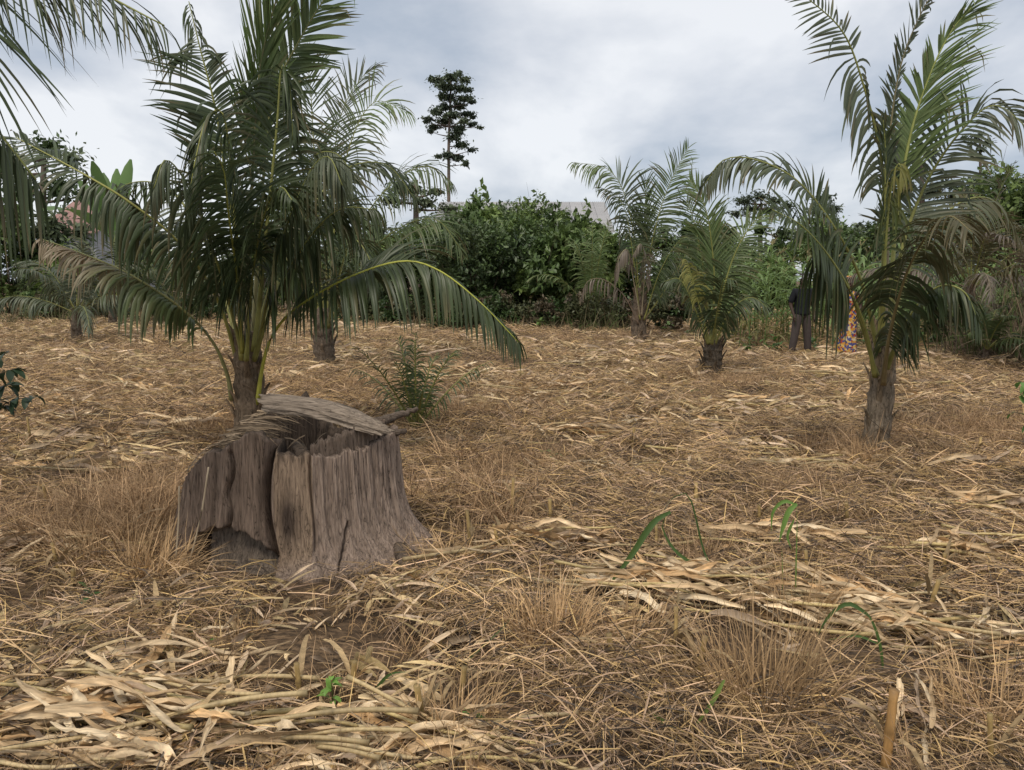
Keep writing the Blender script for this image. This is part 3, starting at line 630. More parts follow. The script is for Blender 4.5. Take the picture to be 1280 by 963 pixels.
# ------------------------------------------------------------------ dry litter
def clump(name, kind, mat, n, seed, rad=.24):
    r = np.random.default_rng(seed); mb = MB()
    rr = rad*np.sqrt(r.random(n)); a = r.uniform(0, 6.28, n)
    if kind == 'mat':
        B = np.stack([rr*np.cos(a), rr*np.sin(a), r.uniform(.0, .055, n)**1.0], 1)
        az = r.uniform(0, 6.28, n); D = np.stack([np.cos(az), np.sin(az), r.normal(.10, .22, n)], 1)
        L = r.uniform(.05, .23, n); W = r.uniform(.0018, .0050, n); dr = r.uniform(0, 1.2, n); pr = np.array([.7, 1, .9, .4])
        c = np.array([.60, .41, .245])*r.uniform(.3, 1.35, (n, 1)); c[:, 2] *= r.uniform(.7, 1.15, n); c = np.where(r.random((n, 1)) < .22, np.array([.11, .088, .07])*r.uniform(.5, 1.2, (n, 1)), c)
        Wd = np.tile([0, 0, 1.], (n, 1))+r.normal(0, 1.0, (n, 3)); S = 3
    elif kind == 'tuft':
        rr *= .45; B = np.stack([rr*np.cos(a), rr*np.sin(a), np.full(n, -.01)], 1)
        az = a+r.normal(0, .8, n); out = r.uniform(.1, .95, n)
        D = np.stack([np.cos(az)*out, np.sin(az)*out, np.ones(n)], 1)
        L = r.uniform(.10, .32, n); W = r.uniform(.002, .0048, n); dr = r.uniform(.2, 2.2, n); pr = np.array([.8, 1, .85, .6, .2])
        c = np.array([.52, .345, .195])*r.uniform(.4, 1.25, (n, 1)); Wd = r.normal(0, 1, (n, 3)); S = 4
    else:                                                   # bits of maize leaf
        B = np.stack([rr*np.cos(a), rr*np.sin(a), r.uniform(.015, .07, n)], 1)
        az = r.normal(0, .8, n)+np.pi*(r.random(n) < .5); D = np.stack([np.cos(az), np.sin(az), r.normal(.12, .2, n)], 1)
        L = r.uniform(.14, .46, n); W = r.uniform(.014, .05, n); dr = r.uniform(.1, 1.0, n); pr = np.array([.35, .9, 1, .85, .5, .1])
        c = np.array([.72, .54, .345])*r.uniform(.4, 1.25, (n, 1)); c[:, 2] *= r.uniform(.75, 1.1, n)
        Wd = np.tile([0, 0, .3], (n, 1))+r.normal(0, 1.0, (n, 3)); S = 5
    V, F, C = ribbons(B, D, Wd, L, W, dr, S, r.uniform(.2, .7), pr, c, c*r.uniform(.8, 1.15, (n, 1)), r.normal(0, 1.4 if kind == 'leaf' else .3, n))
    add_ribbons(mb, V, F, C)
    return bpy.data.objects.new(name, mb.mesh(name, mat))

def scatter(name, label, protos, pts, rot, scl, idx):
    col = bpy.data.collections.new(name+'_pieces')
    for o in protos: col.objects.link(o)
    me = bpy.data.meshes.new(name); me.vertices.add(len(pts)); me.vertices.foreach_set('co', pts.astype(np.float32).ravel())
    for nm, ty, arr, key in (('rot', 'FLOAT_VECTOR', rot, 'vector'), ('scl', 'FLOAT_VECTOR', scl, 'vector'), ('idx', 'INT', idx, 'value')):
        a = me.attributes.new(nm, ty, 'POINT'); a.data.foreach_set(key, (arr.astype(np.int32) if ty == 'INT' else arr.astype(np.float32)).ravel())
    o = bpy.data.objects.new(name, me); COL.objects.link(o); tag(o, label, None, None, 'stuff')
    ng = bpy.data.node_groups.new(name, 'GeometryNodeTree')
    ng.interface.new_socket('Geometry', in_out='INPUT', socket_type='NodeSocketGeometry')
    ng.interface.new_socket('Geometry', in_out='OUTPUT', socket_type='NodeSocketGeometry')
    n, l = ng.nodes, ng.links
    gi, go = n.new('NodeGroupInput'), n.new('NodeGroupOutput')
    ip = n.new('GeometryNodeInstanceOnPoints'); ci = n.new('GeometryNodeCollectionInfo')
    ci.inputs['Collection'].default_value = col; ci.inputs['Separate Children'].default_value = True; ci.inputs['Reset Children'].default_value = True
    ip.inputs['Pick Instance'].default_value = True
    def na(nm, ty):
        k = n.new('GeometryNodeInputNamedAttribute'); k.data_type = ty; k.inputs['Name'].default_value = nm; return k.outputs['Attribute']
    l.new(gi.outputs[0], ip.inputs['Points']); l.new(ci.outputs[0], ip.inputs['Instance'])
    l.new(na('idx', 'INT'), ip.inputs['Instance Index']); l.new(na('scl', 'FLOAT_VECTOR'), ip.inputs['Scale'])
    er = n.new('FunctionNodeEulerToRotation'); l.new(na('rot', 'FLOAT_VECTOR'), er.inputs[0]); l.new(er.outputs[0], ip.inputs['Rotation'])
    l.new(ip.outputs[0], go.inputs[0])
    md = o.modifiers.new('scatter', 'NODES'); md.node_group = ng
    return o

def wedge(y0, y1, dens, keep):
    """random points over the field between two distances, thinned by keep(x, y) in 0..1"""
    half = lambda y: .74*y+1.6
    n = int(dens*(y1-y0)*(half(y0)+half(y1)))
    y = rng.uniform(y0, y1, n); x = rng.uniform(-1, 1, n)*half(y1)
    ok = (np.abs(x) < half(y)) & (rng.random(n) < keep(x, y))
    ok &= ~((((x-STUMP[0]+.04)/.80)**2+((y-STUMP[1])/.60)**2) < 1)
    return x[ok], y[ok]

def place(bands, nproto, mound=0.0, tilt=.06):
    P_, R_, S_, I_ = [], [], [], []
    for x, y, s in bands:
        n = len(x); up_ = mound*np.clip(sn(x*3.1, y*4.2, 31)+.25, 0, 1)*rng.random(n)**.7*np.clip(8/y, .3, 1)*np.clip(np.hypot(x-STUMP[0], (y-STUMP[1])*1.15)*2.2-1.75, 0, 1); P_.append(np.stack([x, y, terr(x, y)+up_], 1))
        R_.append(np.stack([rng.normal(0, tilt, n), rng.normal(0, tilt, n), rng.uniform(0, 6.28, n)], 1))
        sc = s*rng.uniform(.75, 1.3, n); S_.append(np.stack([sc, sc, sc*rng.uniform(.7, 1.3, n)], 1)); I_.append(rng.integers(0, nproto, n))
    return [np.concatenate(a) for a in (P_, R_, S_, I_)]

HOLES = [G(*q)[:2] for q in ((800, 805), (700, 692), (90, 650), (1100, 660), (470, 800), (640, 865), (300, 800), (1010, 620), (230, 880), (1190, 850), (560, 700), (20, 780))]
def bare_spots(x, y):
    k = np.clip(.62+1.1*sn(x*2.6, y*3.4, 3), .03, 1)
    for hx, hy in HOLES: k = k*np.clip((np.hypot((x-hx)*.8, y-hy)-.10)/.16, .02, 1)
    return k
mats = [clump('straw_mat', 'mat', M_STRAW, 110, 100+i) for i in range(6)]
b = [(*wedge(1.2, 6.5, 115, bare_spots), 1.0), (*wedge(6.5, 14, 42, lambda x, y: np.clip(.7+.75*sn(x*1.5, y*2.6, 4), .08, 1)), 1.25), (*wedge(14, 42, 15, lambda x, y: np.clip(.75+.6*sn(x*.9, y*1.6, 5), .1, 1)), 1.35)]
scatter('straw_litter', 'tangled dry straw covering the field', mats, *place(b, 6, .13, .16))
tufts = [clump('straw_tuft', 'tuft', M_STRAW, 60, 200+i) for i in range(5)]
tk = lambda x, y: np.clip(.40+1.0*sn(x*1.3, y*1.6, 8), 0, 1)
b = [(*wedge(1.4, 6.5, 26, tk), .8), (*wedge(6.5, 14, 12, tk), .9), (*wedge(14, 40, 2.5, tk), 1.3)]
gx, gy = [], []
for px, py, k, sg in ((1100, 575, 60, .35), (1180, 545, 50, .5), (165, 640, 70, .32), (120, 680, 50, .35), (300, 545, 40, .3), (420, 490, 70, .8), (570, 520, 30, .35), (1240, 560, 60, .6), (600, 630, 30, .3), (890, 480, 20, .5), (650, 590, 30, .4)):
    c = G(px, py); gx += list(c[0]+rng.normal(0, sg, k)); gy += list(c[1]+rng.normal(0, sg*.6, k))
gx, gy = np.array(gx), np.array(gy); ok = ~((((gx-STUMP[0])/.74)**2+((gy-STUMP[1])/.6)**2) < 1)
b.append((gx[ok], gy[ok], 1.15))
scatter('dry_grass', 'short upright dry grass scattered over the field', tufts, *place(b, 5))
bits = [clump('leaf_bits', 'leaf', M_HUSK, 12, 300+i, .28) for i in range(6)]
rows = lambda x, y: np.clip(.22+.95*sn(x*.55, y*2.3, 21), 0, 1)
b = [(*wedge(1.6, 6.5, 18, rows), .6), (*wedge(6.5, 14, 22, rows), .9), (*wedge(14, 40, 11, lambda x, y: np.clip(.4+.8*sn(x*.5, y*1.4, 22), 0.05, 1)), 1.2)]
scatter('maize_leaf_litter', 'pale broken maize leaves strewn in rows across the field', bits, *place(b, 6, .12, .12))

# ------------------------------------------------------------------ maize residue: heaps, stubs, fresh blades
def husk_mesh(seed):
    r = np.random.default_rng(seed); S = 16; Lm = r.uniform(.38, .80); W = r.uniform(.026, .062)
    t = np.linspace(0, 1, S); yaw = np.cumsum(r.normal(0, .07, S)); pit = .34*np.sin(t*r.uniform(3, 9)+r.uniform(0, 6))+r.normal(0, .05, S)
    d = np.stack([np.cos(yaw)*np.cos(pit), np.sin(yaw)*np.cos(pit), np.sin(pit)], 1); p = np.cumsum(d*Lm/S, 0); p -= p.mean(0)
    tw = np.cumsum(r.normal(0, .26, S))+r.uniform(-.7, .7); w = W*np.interp(t, [0, .1, .4, .8, 1], [.4, .8, 1, .7, .08])
    side = nrm(np.stack([-d[:, 1], d[:, 0], np.zeros(S)], 1)); up = np.cross(d, side)
    s2 = side*np.cos(tw)[:, None]+up*np.sin(tw)[:, None]; u2 = up*np.cos(tw)[:, None]-side*np.sin(tw)[:, None]
    fold = r.uniform(.15, .75); K = 5; off = np.linspace(-1, 1, K); rows_ = []
    for k in off:
        wav = r.normal(0, .30, S)*abs(k)
        rows_.append(p+s2*(w*k*.5*math.cos(fold*abs(k)))[:, None]+u2*(w*.5*(abs(k)*math.sin(fold)+wav))[:, None])
    V = np.stack(rows_, 1).reshape(-1, 3)
    i = np.arange(S-1)[:, None]*K; j = np.arange(K-1)[None]; F = np.stack([i+j, i+j+1, i+K+j+1, i+K+j], -1).reshape(-1, 4)
    tone = [(.66, .50, .31), (.56, .40, .23), (.74, .59, .39), (.38, .28, .19), (.62, .40, .20)][seed % 5]
    mid = np.where(np.abs(off) < .1, 1.25, 1.0)
    C = np.array(tone)[None, None]*mid[None, :, None]*r.uniform(.85, 1.12, (S, 1, 1))*np.ones((S, K, 3))
    mb = MB(); mb.add(V, F, C.reshape(-1, 3)); return mb.mesh('dry_leaf', M_HUSK)
HUSKS = [husk_mesh(500+i) for i in range(24)]

def stalk_mesh(seed):
    r = np.random.default_rng(seed); L = r.uniform(.7, 1.5); m = 26; t = np.linspace(-.5, .5, m)
    p = np.stack([t*L, .03*np.sin(t*5+r.uniform(0, 6)), .015*np.sin(t*7+r.uniform(0, 6))], 1)
    rad = .0095*(1+.25*(np.arange(m) % 6 == 0))*np.linspace(1.1, .7, m)
    c = np.array([(.50, .38, .17), (.44, .33, .17), (.52, .40, .22)][seed % 3])*np.where(np.arange(m) % 6 == 0, .6, 1)[:, None]
    mb = MB(); tube(mb, p, rad, 7, c); return mb.mesh('stalk', M_STALK)
STALKS = [stalk_mesh(600+i) for i in range(8)]

def heap(px, py, hw, hd, nl, ns, label, yaw=0.0, spread=.45, height=.12, group=None, stack=1.0, tones=(0, 1, 2, 3, 4)):
    pool = [m_ for i_, m_ in enumerate(HUSKS) if i_ % 5 in tones]
    c = G(px, py); h = empty('maize_residue_heap', c, label, 'residue heap', group)
    for i in range(nl+ns):
        a, bb = rng.normal(0, .48, 2); x, y = a*hw, bb*hd
        xr, yr = x*math.cos(yaw)-y*math.sin(yaw), x*math.sin(yaw)+y*math.cos(yaw)
        if ((c[0]+xr-STUMP[0])/.85)**2+((c[1]+yr-STUMP[1])/.72)**2 < 1: continue
        z = float(terr(c[0]+xr, c[1]+yr))-c[2]+.02+height*math.exp(-(a*a+bb*bb)*.9)*rng.uniform(.1, 1)
        ro = (rng.uniform(-.8, .8) if i < nl else 0, rng.normal(0, .16 if i < nl else .05), yaw+rng.normal(0, spread if i < nl else spread*.5)+(math.pi if rng.random() < .5 else 0))
        if i < nl: link('dry_leaf', pool[rng.integers(len(pool))], h, (xr, yr, z), ro, rng.uniform(.75, 1.15)*stack)
        else: link('stalk', STALKS[rng.integers(8)], h, (xr, yr, z), ro, rng.uniform(.8, 1.1)*stack)
    return h
heap(170, 915, 1.05, .30, 210, 26, 'broad heap of pale maize leaves and stalks, the most leafy one', yaw=-.10, spread=.32, height=.12, stack=.85)
heap(480, 950, .45, .16, 40, 6, 'low strip of maize leaves trailing away from the broadest leaf heap', yaw=-.1, spread=.4, height=.06, stack=.8)
heap(915, 760, .80, .26, 170, 26, 'long heap of orange-tan maize leaves beneath a drooping green blade', yaw=-.28, spread=.30, height=.14, stack=.85, tones=(0, 1, 4, 4, 2))
heap(1180, 800, .40, .2, 50, 10, 'small heap of maize leaves ending the long orange-tan heap', yaw=-.1, spread=.5, height=.10, stack=.8)
heap(210, 845, .30, .22, 26, 3, 'loose bunch of upstanding maize leaves around cut stubs before the stump', yaw=.7, spread=.7, height=.14, stack=.75)
heap(585, 745, .45, .14, 26, 6, 'thin bundle of maize leaves beside the stump roots', yaw=-.2, spread=.35, height=.06, stack=.8)
heap(730, 598, .55, .16, 60, 4, 'palest cream maize leaves flattened around a short stub', yaw=.1, spread=.4, height=.10, stack=.85, tones=(2, 0))
heap(560, 566, .65, .16, 70, 14, 'yellow bundle of maize stalks lying beyond the stump and its broken branch', yaw=-.1, spread=.25, height=.13)
heap(1135, 905, .13, .14, 9, 0, 'few torn pale maize leaves propped beside the orange-brown stub', yaw=1.15, spread=.5, height=.16, stack=.7)
LAB = 'dry maize leaf heap lying in a row across the field'
UNI = {(1020, 520): 'maize leaf heap before the foot of the tall grey-trunked palm', (1150, 492): 'maize leaf heap just behind the tall grey-trunked palm', (980, 470): 'maize leaf heap beside the young pale-fronded palm',
       (200, 470): 'maize leaf heap near the foot of the largest palm', (420, 430): 'maize leaf heap behind the trunk of the bushy middle palm', (30, 700): 'sparse maize leaf heap beside the matted straw tuft',
       (670, 690): 'thin strip of maize leaves between stump roots and green maize shoot', (1000, 690): 'few maize leaves at the foot of the stalk topped by green blades', (690, 440): 'maize leaf heap lying before the thicket and the pale palm',
       (560, 465): 'maize leaf heap just behind the spiky palm seedling'}
for q in ((760, 503, 1.0, .22), (890, 580, .8, .2), (960, 600, .7, .2), (1020, 520, 1.0, .25), (1150, 492, .8, .2), (1235, 640, .6, .2), (1225, 700, .5, .16), (90, 535, 1.2, .25), (150, 555, .9, .2),
          (60, 600, .8, .2), (200, 470, 1.2, .25), (90, 495, 1.0, .2), (640, 475, 1.2, .25), (980, 470, 1.4, .3), (1190, 600, .8, .2), (60, 440, 1.6, .3), (560, 465, 1.2, .25), (720, 545, .9, .2),
          (850, 540, .8, .2), (30, 700, .5, .15), (670, 690, .5, .12), (1050, 590, .9, .2), (940, 545, .8, .2), (420, 430, 1.6, .3), (690, 440, 1.6, .3), (1000, 690, .4, .12)):
    heap(q[0], q[1], q[2], q[3], 34, 5, UNI.get(q[:2], LAB), yaw=rng.normal(0, .12), spread=.5, height=.12, group='maize leaf heaps in rows', stack=.95)

for i in range(20):
    Y = rng.uniform(7.5, 17); q = GY(rng.uniform(20, 1260), Y); d = q-np.array([0, 0, CAM_H]); v_ = (d[2]*cP+d[1]*sP)/(d[1]*cP-d[2]*sP); u_ = d[0]/(d[1]*cP-d[2]*sP)
    heap(640+FPX*u_, 481.5-FPX*v_, rng.uniform(.6, 1.3), .2, 36, 5, LAB, yaw=rng.normal(0, .15), spread=.6, height=.16, group='maize leaf heaps in rows', stack=1.2)

def stub(px, py, h, label, group=None, r=.011, lean=.15, col=(.46, .32, .13), sheath=True):
    c = G(px, py); m = 10; d = rng.normal(0, lean, 2)
    p = np.stack([np.linspace(0, d[0]*h, m), np.linspace(0, d[1]*h, m), np.linspace(-.04, h, m)], 1)
    mb = MB(); cc = np.array(col)*rng.uniform(.8, 1.1)*np.where(np.arange(m) % 4 == 1, .55, 1)[:, None]
    tube(mb, p, r*np.linspace(1.15, .95, m)*(1+.2*(np.arange(m) % 4 == 1)), 9, cc, jitter=.05)
    o = mb.build('maize_stub', M_STALK); o.location = tuple(c); tag(o, label, 'maize stub', group)
    if sheath:
        q = MB(); n = 5; a = rng.uniform(0, 6.28, n); B = np.stack([r*np.cos(a), r*np.sin(a), rng.uniform(.0, h*.6, n)], 1)
        D = np.stack([np.cos(a)*.35, np.sin(a)*.35, np.ones(n)], 1); c0 = np.array([.42, .30, .16])*rng.uniform(.6, 1.2, (n, 1))
        V, F, C = ribbons(B, D, np.stack([-np.sin(a), np.cos(a), 0*a], 1), rng.uniform(.1, .28, n), rng.uniform(.015, .03, n), rng.uniform(1, 4, n), 5, .6, None, c0, c0*.8)
        add_ribbons(q, V, F, C); q.build('sheath', M_HUSK, o, (0, 0, 0))
    return o
stub(1106, 962, .28, 'thick orange-brown maize stub with torn sheath standing among straw', r=.014, lean=.02, col=(.42, .24, .09))
stub(212, 845, .16, 'leaning yellow maize stub among upstanding leaves before the stump', r=.011)
SL = 'short cut maize stub sticking out of the straw'
for q in ((199, 790, .14), (300, 905, .12), (375, 870, .14), (230, 945, .10), (530, 905, .16), (575, 870, .12), (640, 700, .12), (630, 700, .2), (590, 690, .24), (640, 645, .26), (770, 830, .14), (845, 830, .25), (870, 850, .2), (705, 600, .15), (1010, 730, .18),
          (75, 715, .16), (90, 740, .12), (10, 940, .12), (1240, 955, .2), (1180, 720, .14), (950, 660, .16), (870, 640, .2), (1060, 660, .18), (790, 560, .2), (1220, 585, .25), (500, 600, .2), (690, 660, .2), (770, 640, .18), (60, 640, .2), (40, 560, .3), (1120, 640, .2), (820, 700, .2), (1160, 760, .16), (440, 860, .12)):
    stub(q[0], q[1], q[2], SL, 'cut maize stubs in the field', r=rng.uniform(.008, .012))

def tuft_big(px, py, n, h, spread, label, lean=0.0, col=(.54, .36, .19), W=(.003, .006), bend=1.5):
    c = G(px, py); mb = MB(); rr = spread*np.sqrt(rng.random(n)); a = rng.uniform(0, 6.28, n)
    B = np.stack([rr*np.cos(a), rr*np.sin(a)*.8, np.full(n, -.02)], 1); az = a+rng.normal(0, .9, n); o = rng.uniform(.02, .75, n)
    D = np.stack([np.cos(az)*o+lean, np.sin(az)*o, np.ones(n)], 1); c0 = np.array(col)*rng.uniform(.5, 1.2, (n, 1))
    V, F, C = ribbons(B, D, rng.normal(0, 1, (n, 3)), h*rng.uniform(.45, 1.1, n), rng.uniform(W[0], W[1], n), bend*rng.uniform(.1, 1.3, n)**1.5, 7, .4, np.array([.9, 1, 1, .9, .8, .6, .4, .1]), c0, c0*1.05)
    add_ribbons(mb, V, F, C); ob = mb.build('dry_grass_tuft', M_STRAW); ob.location = tuple(c); tag(ob, label, 'grass tuft'); return ob
tuft_big(955, 880, 330, .50, .22, 'tallest straw tuft, thin upright stems beside the orange-brown maize stub', bend=1.2)
tuft_big(1240, 900, 190, .36, .22, 'wide straw tuft with arching stems near the torn pale leaf')
tuft_big(690, 800, 260, .34, .16, 'thick bunched straw tuft shedding coarse stems', W=(.004, .008))
tuft_big(800, 800, 150, .30, .14, 'coarse straw tuft at the end of the long maize leaf heap', lean=.3, W=(.004, .008))
tuft_big(570, 910, 150, .24, .15, 'short straw tuft with a bent green stem leaning over it')
tuft_big(150, 700, 260, .36, .30, 'matted straw tuft against the left flank of the stump', lean=.15)
tuft_big(1000, 780, 60, .45, .12, 'sparse thin stalks rising behind the tallest straw tuft', bend=.5)
tuft_big(870, 935, 120, .22, .25, 'low flattened straw tuft with a yellow-green blade in it', bend=3)
tuft_big(1103, 588, 420, .30, .26, 'straw tuft growing round the foot of the tall grey-trunked palm')
tuft_big(560, 700, 160, .24, .22, 'loose straw tuft at the tip of the stump roots', bend=2.2)
tuft_big(260, 800, 130, .2, .25, 'ragged straw tuft between the stump hollow and the cut stubs', bend=2.5)
tuft_big(1150, 700, 150, .24, .3, 'flattened straw tuft beyond the small leaf heap end', bend=2.2)
tuft_big(195, 722, 260, .34, .16, 'straw leaning over the sloping shoulder side of the stump', lean=.2)
tuft_big(60, 690, 160, .28, .25, 'shaggy straw tuft beside the sparse leaf heap', bend=2.0)
tuft_big(400, 775, 150, .16, .35, 'short straw fringe along the foot of the stump', bend=2.5)

def blades(px, py, specs, label, Y=None, name='maize_seedling', col=(.075, .13, .035), cat='seedling'):
    """green blades: each spec is (pixel waypoints with depth offset, width)"""
    c = G(px, py); Y = Y or c[1]; o = empty(name, c, label, cat)
    for pts, w in specs:
        p = curve([P(x, y, Y+d) for x, y, d in pts], 14)-c; t = tangents(p); sd = nrm(np.cross(t, np.array([.25, -1, .35])))
        n = np.cross(t, sd); pr = np.interp(np.linspace(0, 1, 14), [0, .25, .6, 1], [.45, 1, .85, .04])[:, None]*w*.5
        V = np.stack([p+sd*pr-n*pr*.4, p, p-sd*pr-n*pr*.4], 1).reshape(-1, 3); cc = np.array(col)*rng.uniform(.85, 1.2)
        i = np.arange(13)[:, None]*3; F = np.concatenate([i+np.array([0, 1, 4, 3]), i+np.array([1, 2, 5, 4])])
        mb = MB(); mb.add(V, F, cc); mb.build('blade', M_GREEN, o)
    return o
blades(905, 740, [([(905, 742, 0), (880, 715, 0), (845, 690, 0), (828, 660, 0), (835, 640, -.02)], .02), ([(838, 640, 0), (815, 655, -.03), (785, 700, -.06), (755, 738, -.1)], .035), ([(905, 742, 0), (880, 690, .1), (862, 622, .1), (842, 622, .1), (828, 640, .05)], .012)], 'green maize shoot with broad drooping blade over the orange-tan heap')
blades(996, 770, [([(993, 770, 0), (995, 700, 0), (996, 640, 0), (990, 628, 0)], .008), ([(996, 630, 0), (985, 640, -.02), (978, 660, -.03), (974, 678, -.03)], .03), ([(996, 632, 0), (980, 627, 0), (966, 640, 0), (964, 665, 0)], .018), ([(992, 650, 0), (984, 670, 0), (990, 688, 0)], .016), ([(978, 775, 0), (978, 720, 0), (977, 682, 0)], .007)], 'thin grass stalk topped by bright green folded blades', name='grass_seedling', col=(.16, .27, .06))
blades(1100, 835, [([(1104, 840, 0), (1098, 800, 0), (1086, 770, 0), (1072, 757, 0)], .016), ([(1086, 770, 0), (1060, 755, 0), (1036, 770, 0), (1020, 798, 0)], .018), ([(1098, 805, 0), (1070, 795, 0), (1035, 800, 0)], .010)], 'arched green grass blade rising near the orange-brown stub', name='grass_seedling')
blades(590, 830, [([(560, 845, 0), (590, 820, 0), (625, 788, 0), (641, 770, 0)], .010)], 'single bent green stem leaning over the short straw tuft', name='grass_seedling', col=(.17, .22, .09))
blades(870, 920, [([(905, 850, 0), (885, 885, 0), (865, 912, 0)], .02), ([(810, 888, 0), (835, 905, 0), (855, 915, 0)], .02)], 'yellow-green blades lying in the low flattened straw', name='grass_seedling', col=(.24, .34, .09))
blades(475, 880, [([(462, 880, 0), (475, 855, 0), (490, 842, 0), (512, 840, 0)], .014)], 'curved green blade beside the little sprouting weed', name='grass_seedling')

def weed(px, py, h, n, leaf, label, col=(.13, .25, .05), group=None, droopy=1.0, spread=.6, Y=None, name='weed_sprout', cat='weed', stem=True):
    c = G(px, py) if Y is None else GY(px, Y); o = empty(name, c, label, cat, group)
    top = np.array([rng.normal(0, .1)*h, rng.normal(0, .1)*h, h])
    if stem:
        mb = MB(); tube(mb, curve([np.array([0, 0, -.02]), top*.5+rng.normal(0, .05*h, 3), top], 8), np.linspace(.004, .0015, 8)*max(1, h*3), 5, (.16, .18, .06)); mb.build('stem', M_GREEN, o)
    for i in range(n):
        s = rng.uniform(.25, 1); a = i*2.4+rng.normal(0, .3); B = (top*s)[None]+np.array([[math.cos(a), math.sin(a), 0]])*.1*leaf
        D = np.array([[math.cos(a)*spread, math.sin(a)*spread, rng.uniform(.2, .9)]])
        V, F, C = ribbons(B, D, np.array([[-math.sin(a), math.cos(a), 0]]), np.array([leaf*rng.uniform(.7, 1.2)]), np.array([leaf*.45]), np.array([droopy*rng.uniform(.5, 2)]), 4, .25, np.array([.2, .85, 1, .7, .05]), np.array([col])*rng.uniform(.75, 1.2), np.array([col]))
        mb = MB(); add_ribbons(mb, V, F, C); mb.build('leaf', M_GREEN, o)
    return o
weed(414, 893, .15, 12, .05, 'bright green sprouting weed with many little leaves', col=(.20, .36, .07))
weed(112, 752, .07, 5, .07, 'small dark green weed left of the cut stubs', col=(.08, .18, .05))
for q in ((182, 795), (245, 800), (268, 820), (125, 830), (545, 742), (590, 905), (110, 455), (100, 480), (690, 575), (870, 492), (1030, 555), (1110, 590), (620, 640), (330, 470)):
    weed(q[0], q[1], .06, 5, .05 if q[1] > 600 else .12, 'tiny green seedling poking through the straw', col=(.15, .30, .06), group='tiny seedlings')

# ------------------------------------------------------------------ broad-leaved shrubs, trees
def leaf_cloud(mb, cen, rad, n, size, col, shell=.55, flat=0.0):
    """n small folded leaves spread through an ellipsoid"""
    d = nrm(rng.normal(0, 1, (n, 3))); r = rng.random(n)**(1/3)*(1-shell)+shell*rng.random(n)**.15
    if shell == 0: r = np.abs(rng.normal(0, .62, n))
    c = cen+d*(r*(1+.25*np.sin(d[:, 0]*5+d[:, 2]*4+cen[0])))[:, None]*np.asarray(rad)
    ax = nrm(d*np.array([1, 1, .3])+rng.normal(0, .7, (n, 3))); ax[:, 2] -= .15; ax = nrm(ax)
    up = nrm(np.array([0, 0, 1.0])+rng.normal(0, .55, (n, 3))); sd = nrm(np.cross(ax, up)); nn = np.cross(sd, ax)
    L = size*rng.uniform(.6, 1.3, n)[:, None]; w = L*rng.uniform(.18, .30, n)[:, None]
    V = np.stack([c-ax*L*.5, c+sd*w+nn*w*.3, c+ax*L*.5, c-sd*w+nn*w*.3], 1)
    cc = np.asarray(col)*rng.uniform(.65, 1.3, (n, 1))
    cc = np.repeat(cc[:, None], 4, 1).reshape(-1, 3)
    k = np.arange(n)[:, None]*4
    mb.add(V.reshape(-1, 3), None, cc, np.concatenate([k+np.array([0, 1, 2]), k+np.array([0, 2, 3])]))

def shrub(name, loc, rx, rz, n, size, cols, label, cat, group=None, lobes=12, stems=6, trunk_h=0.0, trunk_r=.06, flat=1.0, bark=(.10, .075, .055)):
    o = empty(name, loc, label, cat, group); loc = np.zeros(3)
    wood = MB(); cr = MB()
    if trunk_h > 0: tube(wood, curve([np.array([0, 0, -.2]), np.array([rng.normal(0, .1), 0, trunk_h*.5]), np.array([rng.normal(0, .15), 0, trunk_h])], 12), np.linspace(trunk_r*1.2, trunk_r*.7, 12), 9, bark, jitter=.05)
    per = n//lobes
    for i in range(lobes):
        a = i*2.4+rng.uniform(-.4, .4); q = math.sqrt((i+.5)/lobes)
        zf = rng.uniform(.18, .92) if trunk_h == 0 else rng.uniform(.3, .9)
        wid = 1.0 if trunk_h == 0 else 1.0
        c = np.array([math.cos(a)*q*rx*.78*wid*(1.15-.5*zf), math.sin(a)*q*rx*.78*(1.15-.5*zf), trunk_h+zf*rz*.92])
        rr = rx*rng.uniform(.26, .46)
        leaf_cloud(cr, c, (rr, rr, rr*rng.uniform(.6, .95)*flat), per, size, np.array(cols[i % len(cols)]))
        b0 = np.array([rng.normal(0, .06)*rx, rng.normal(0, .06)*rx, trunk_h*.95-.05])
        tube(wood, curve([b0, (b0+c)/2+np.array([0, 0, -.05*rz]), c], 8), np.linspace(trunk_r*.6, trunk_r*.12, 8), 6, bark)
        for j in range(3):
            e_ = c+rng.normal(0, .6, 3)*rr; tube(wood, curve([c*.8+b0*.2, (c+e_)/2, e_], 5), np.linspace(trunk_r*.2, trunk_r*.05, 5), 4, bark, cap=False)
        # sprigs breaking the outline
        for j in range(4):
            dv_ = nrm(rng.normal(0, 1, 3)+np.array([0, 0, .5])); leaf_cloud(cr, c+dv_*rr*1.15, (rr*.22, rr*.22, rr*.3), max(per//40, 8), size, np.array(cols[(i+1) % len(cols)])*1.15)
    wood.build('trunk' if trunk_h > 0 else 'stems', M_BARK, o); cr.build('crown', M_SHRUB, o, kind='stuff')
    return o

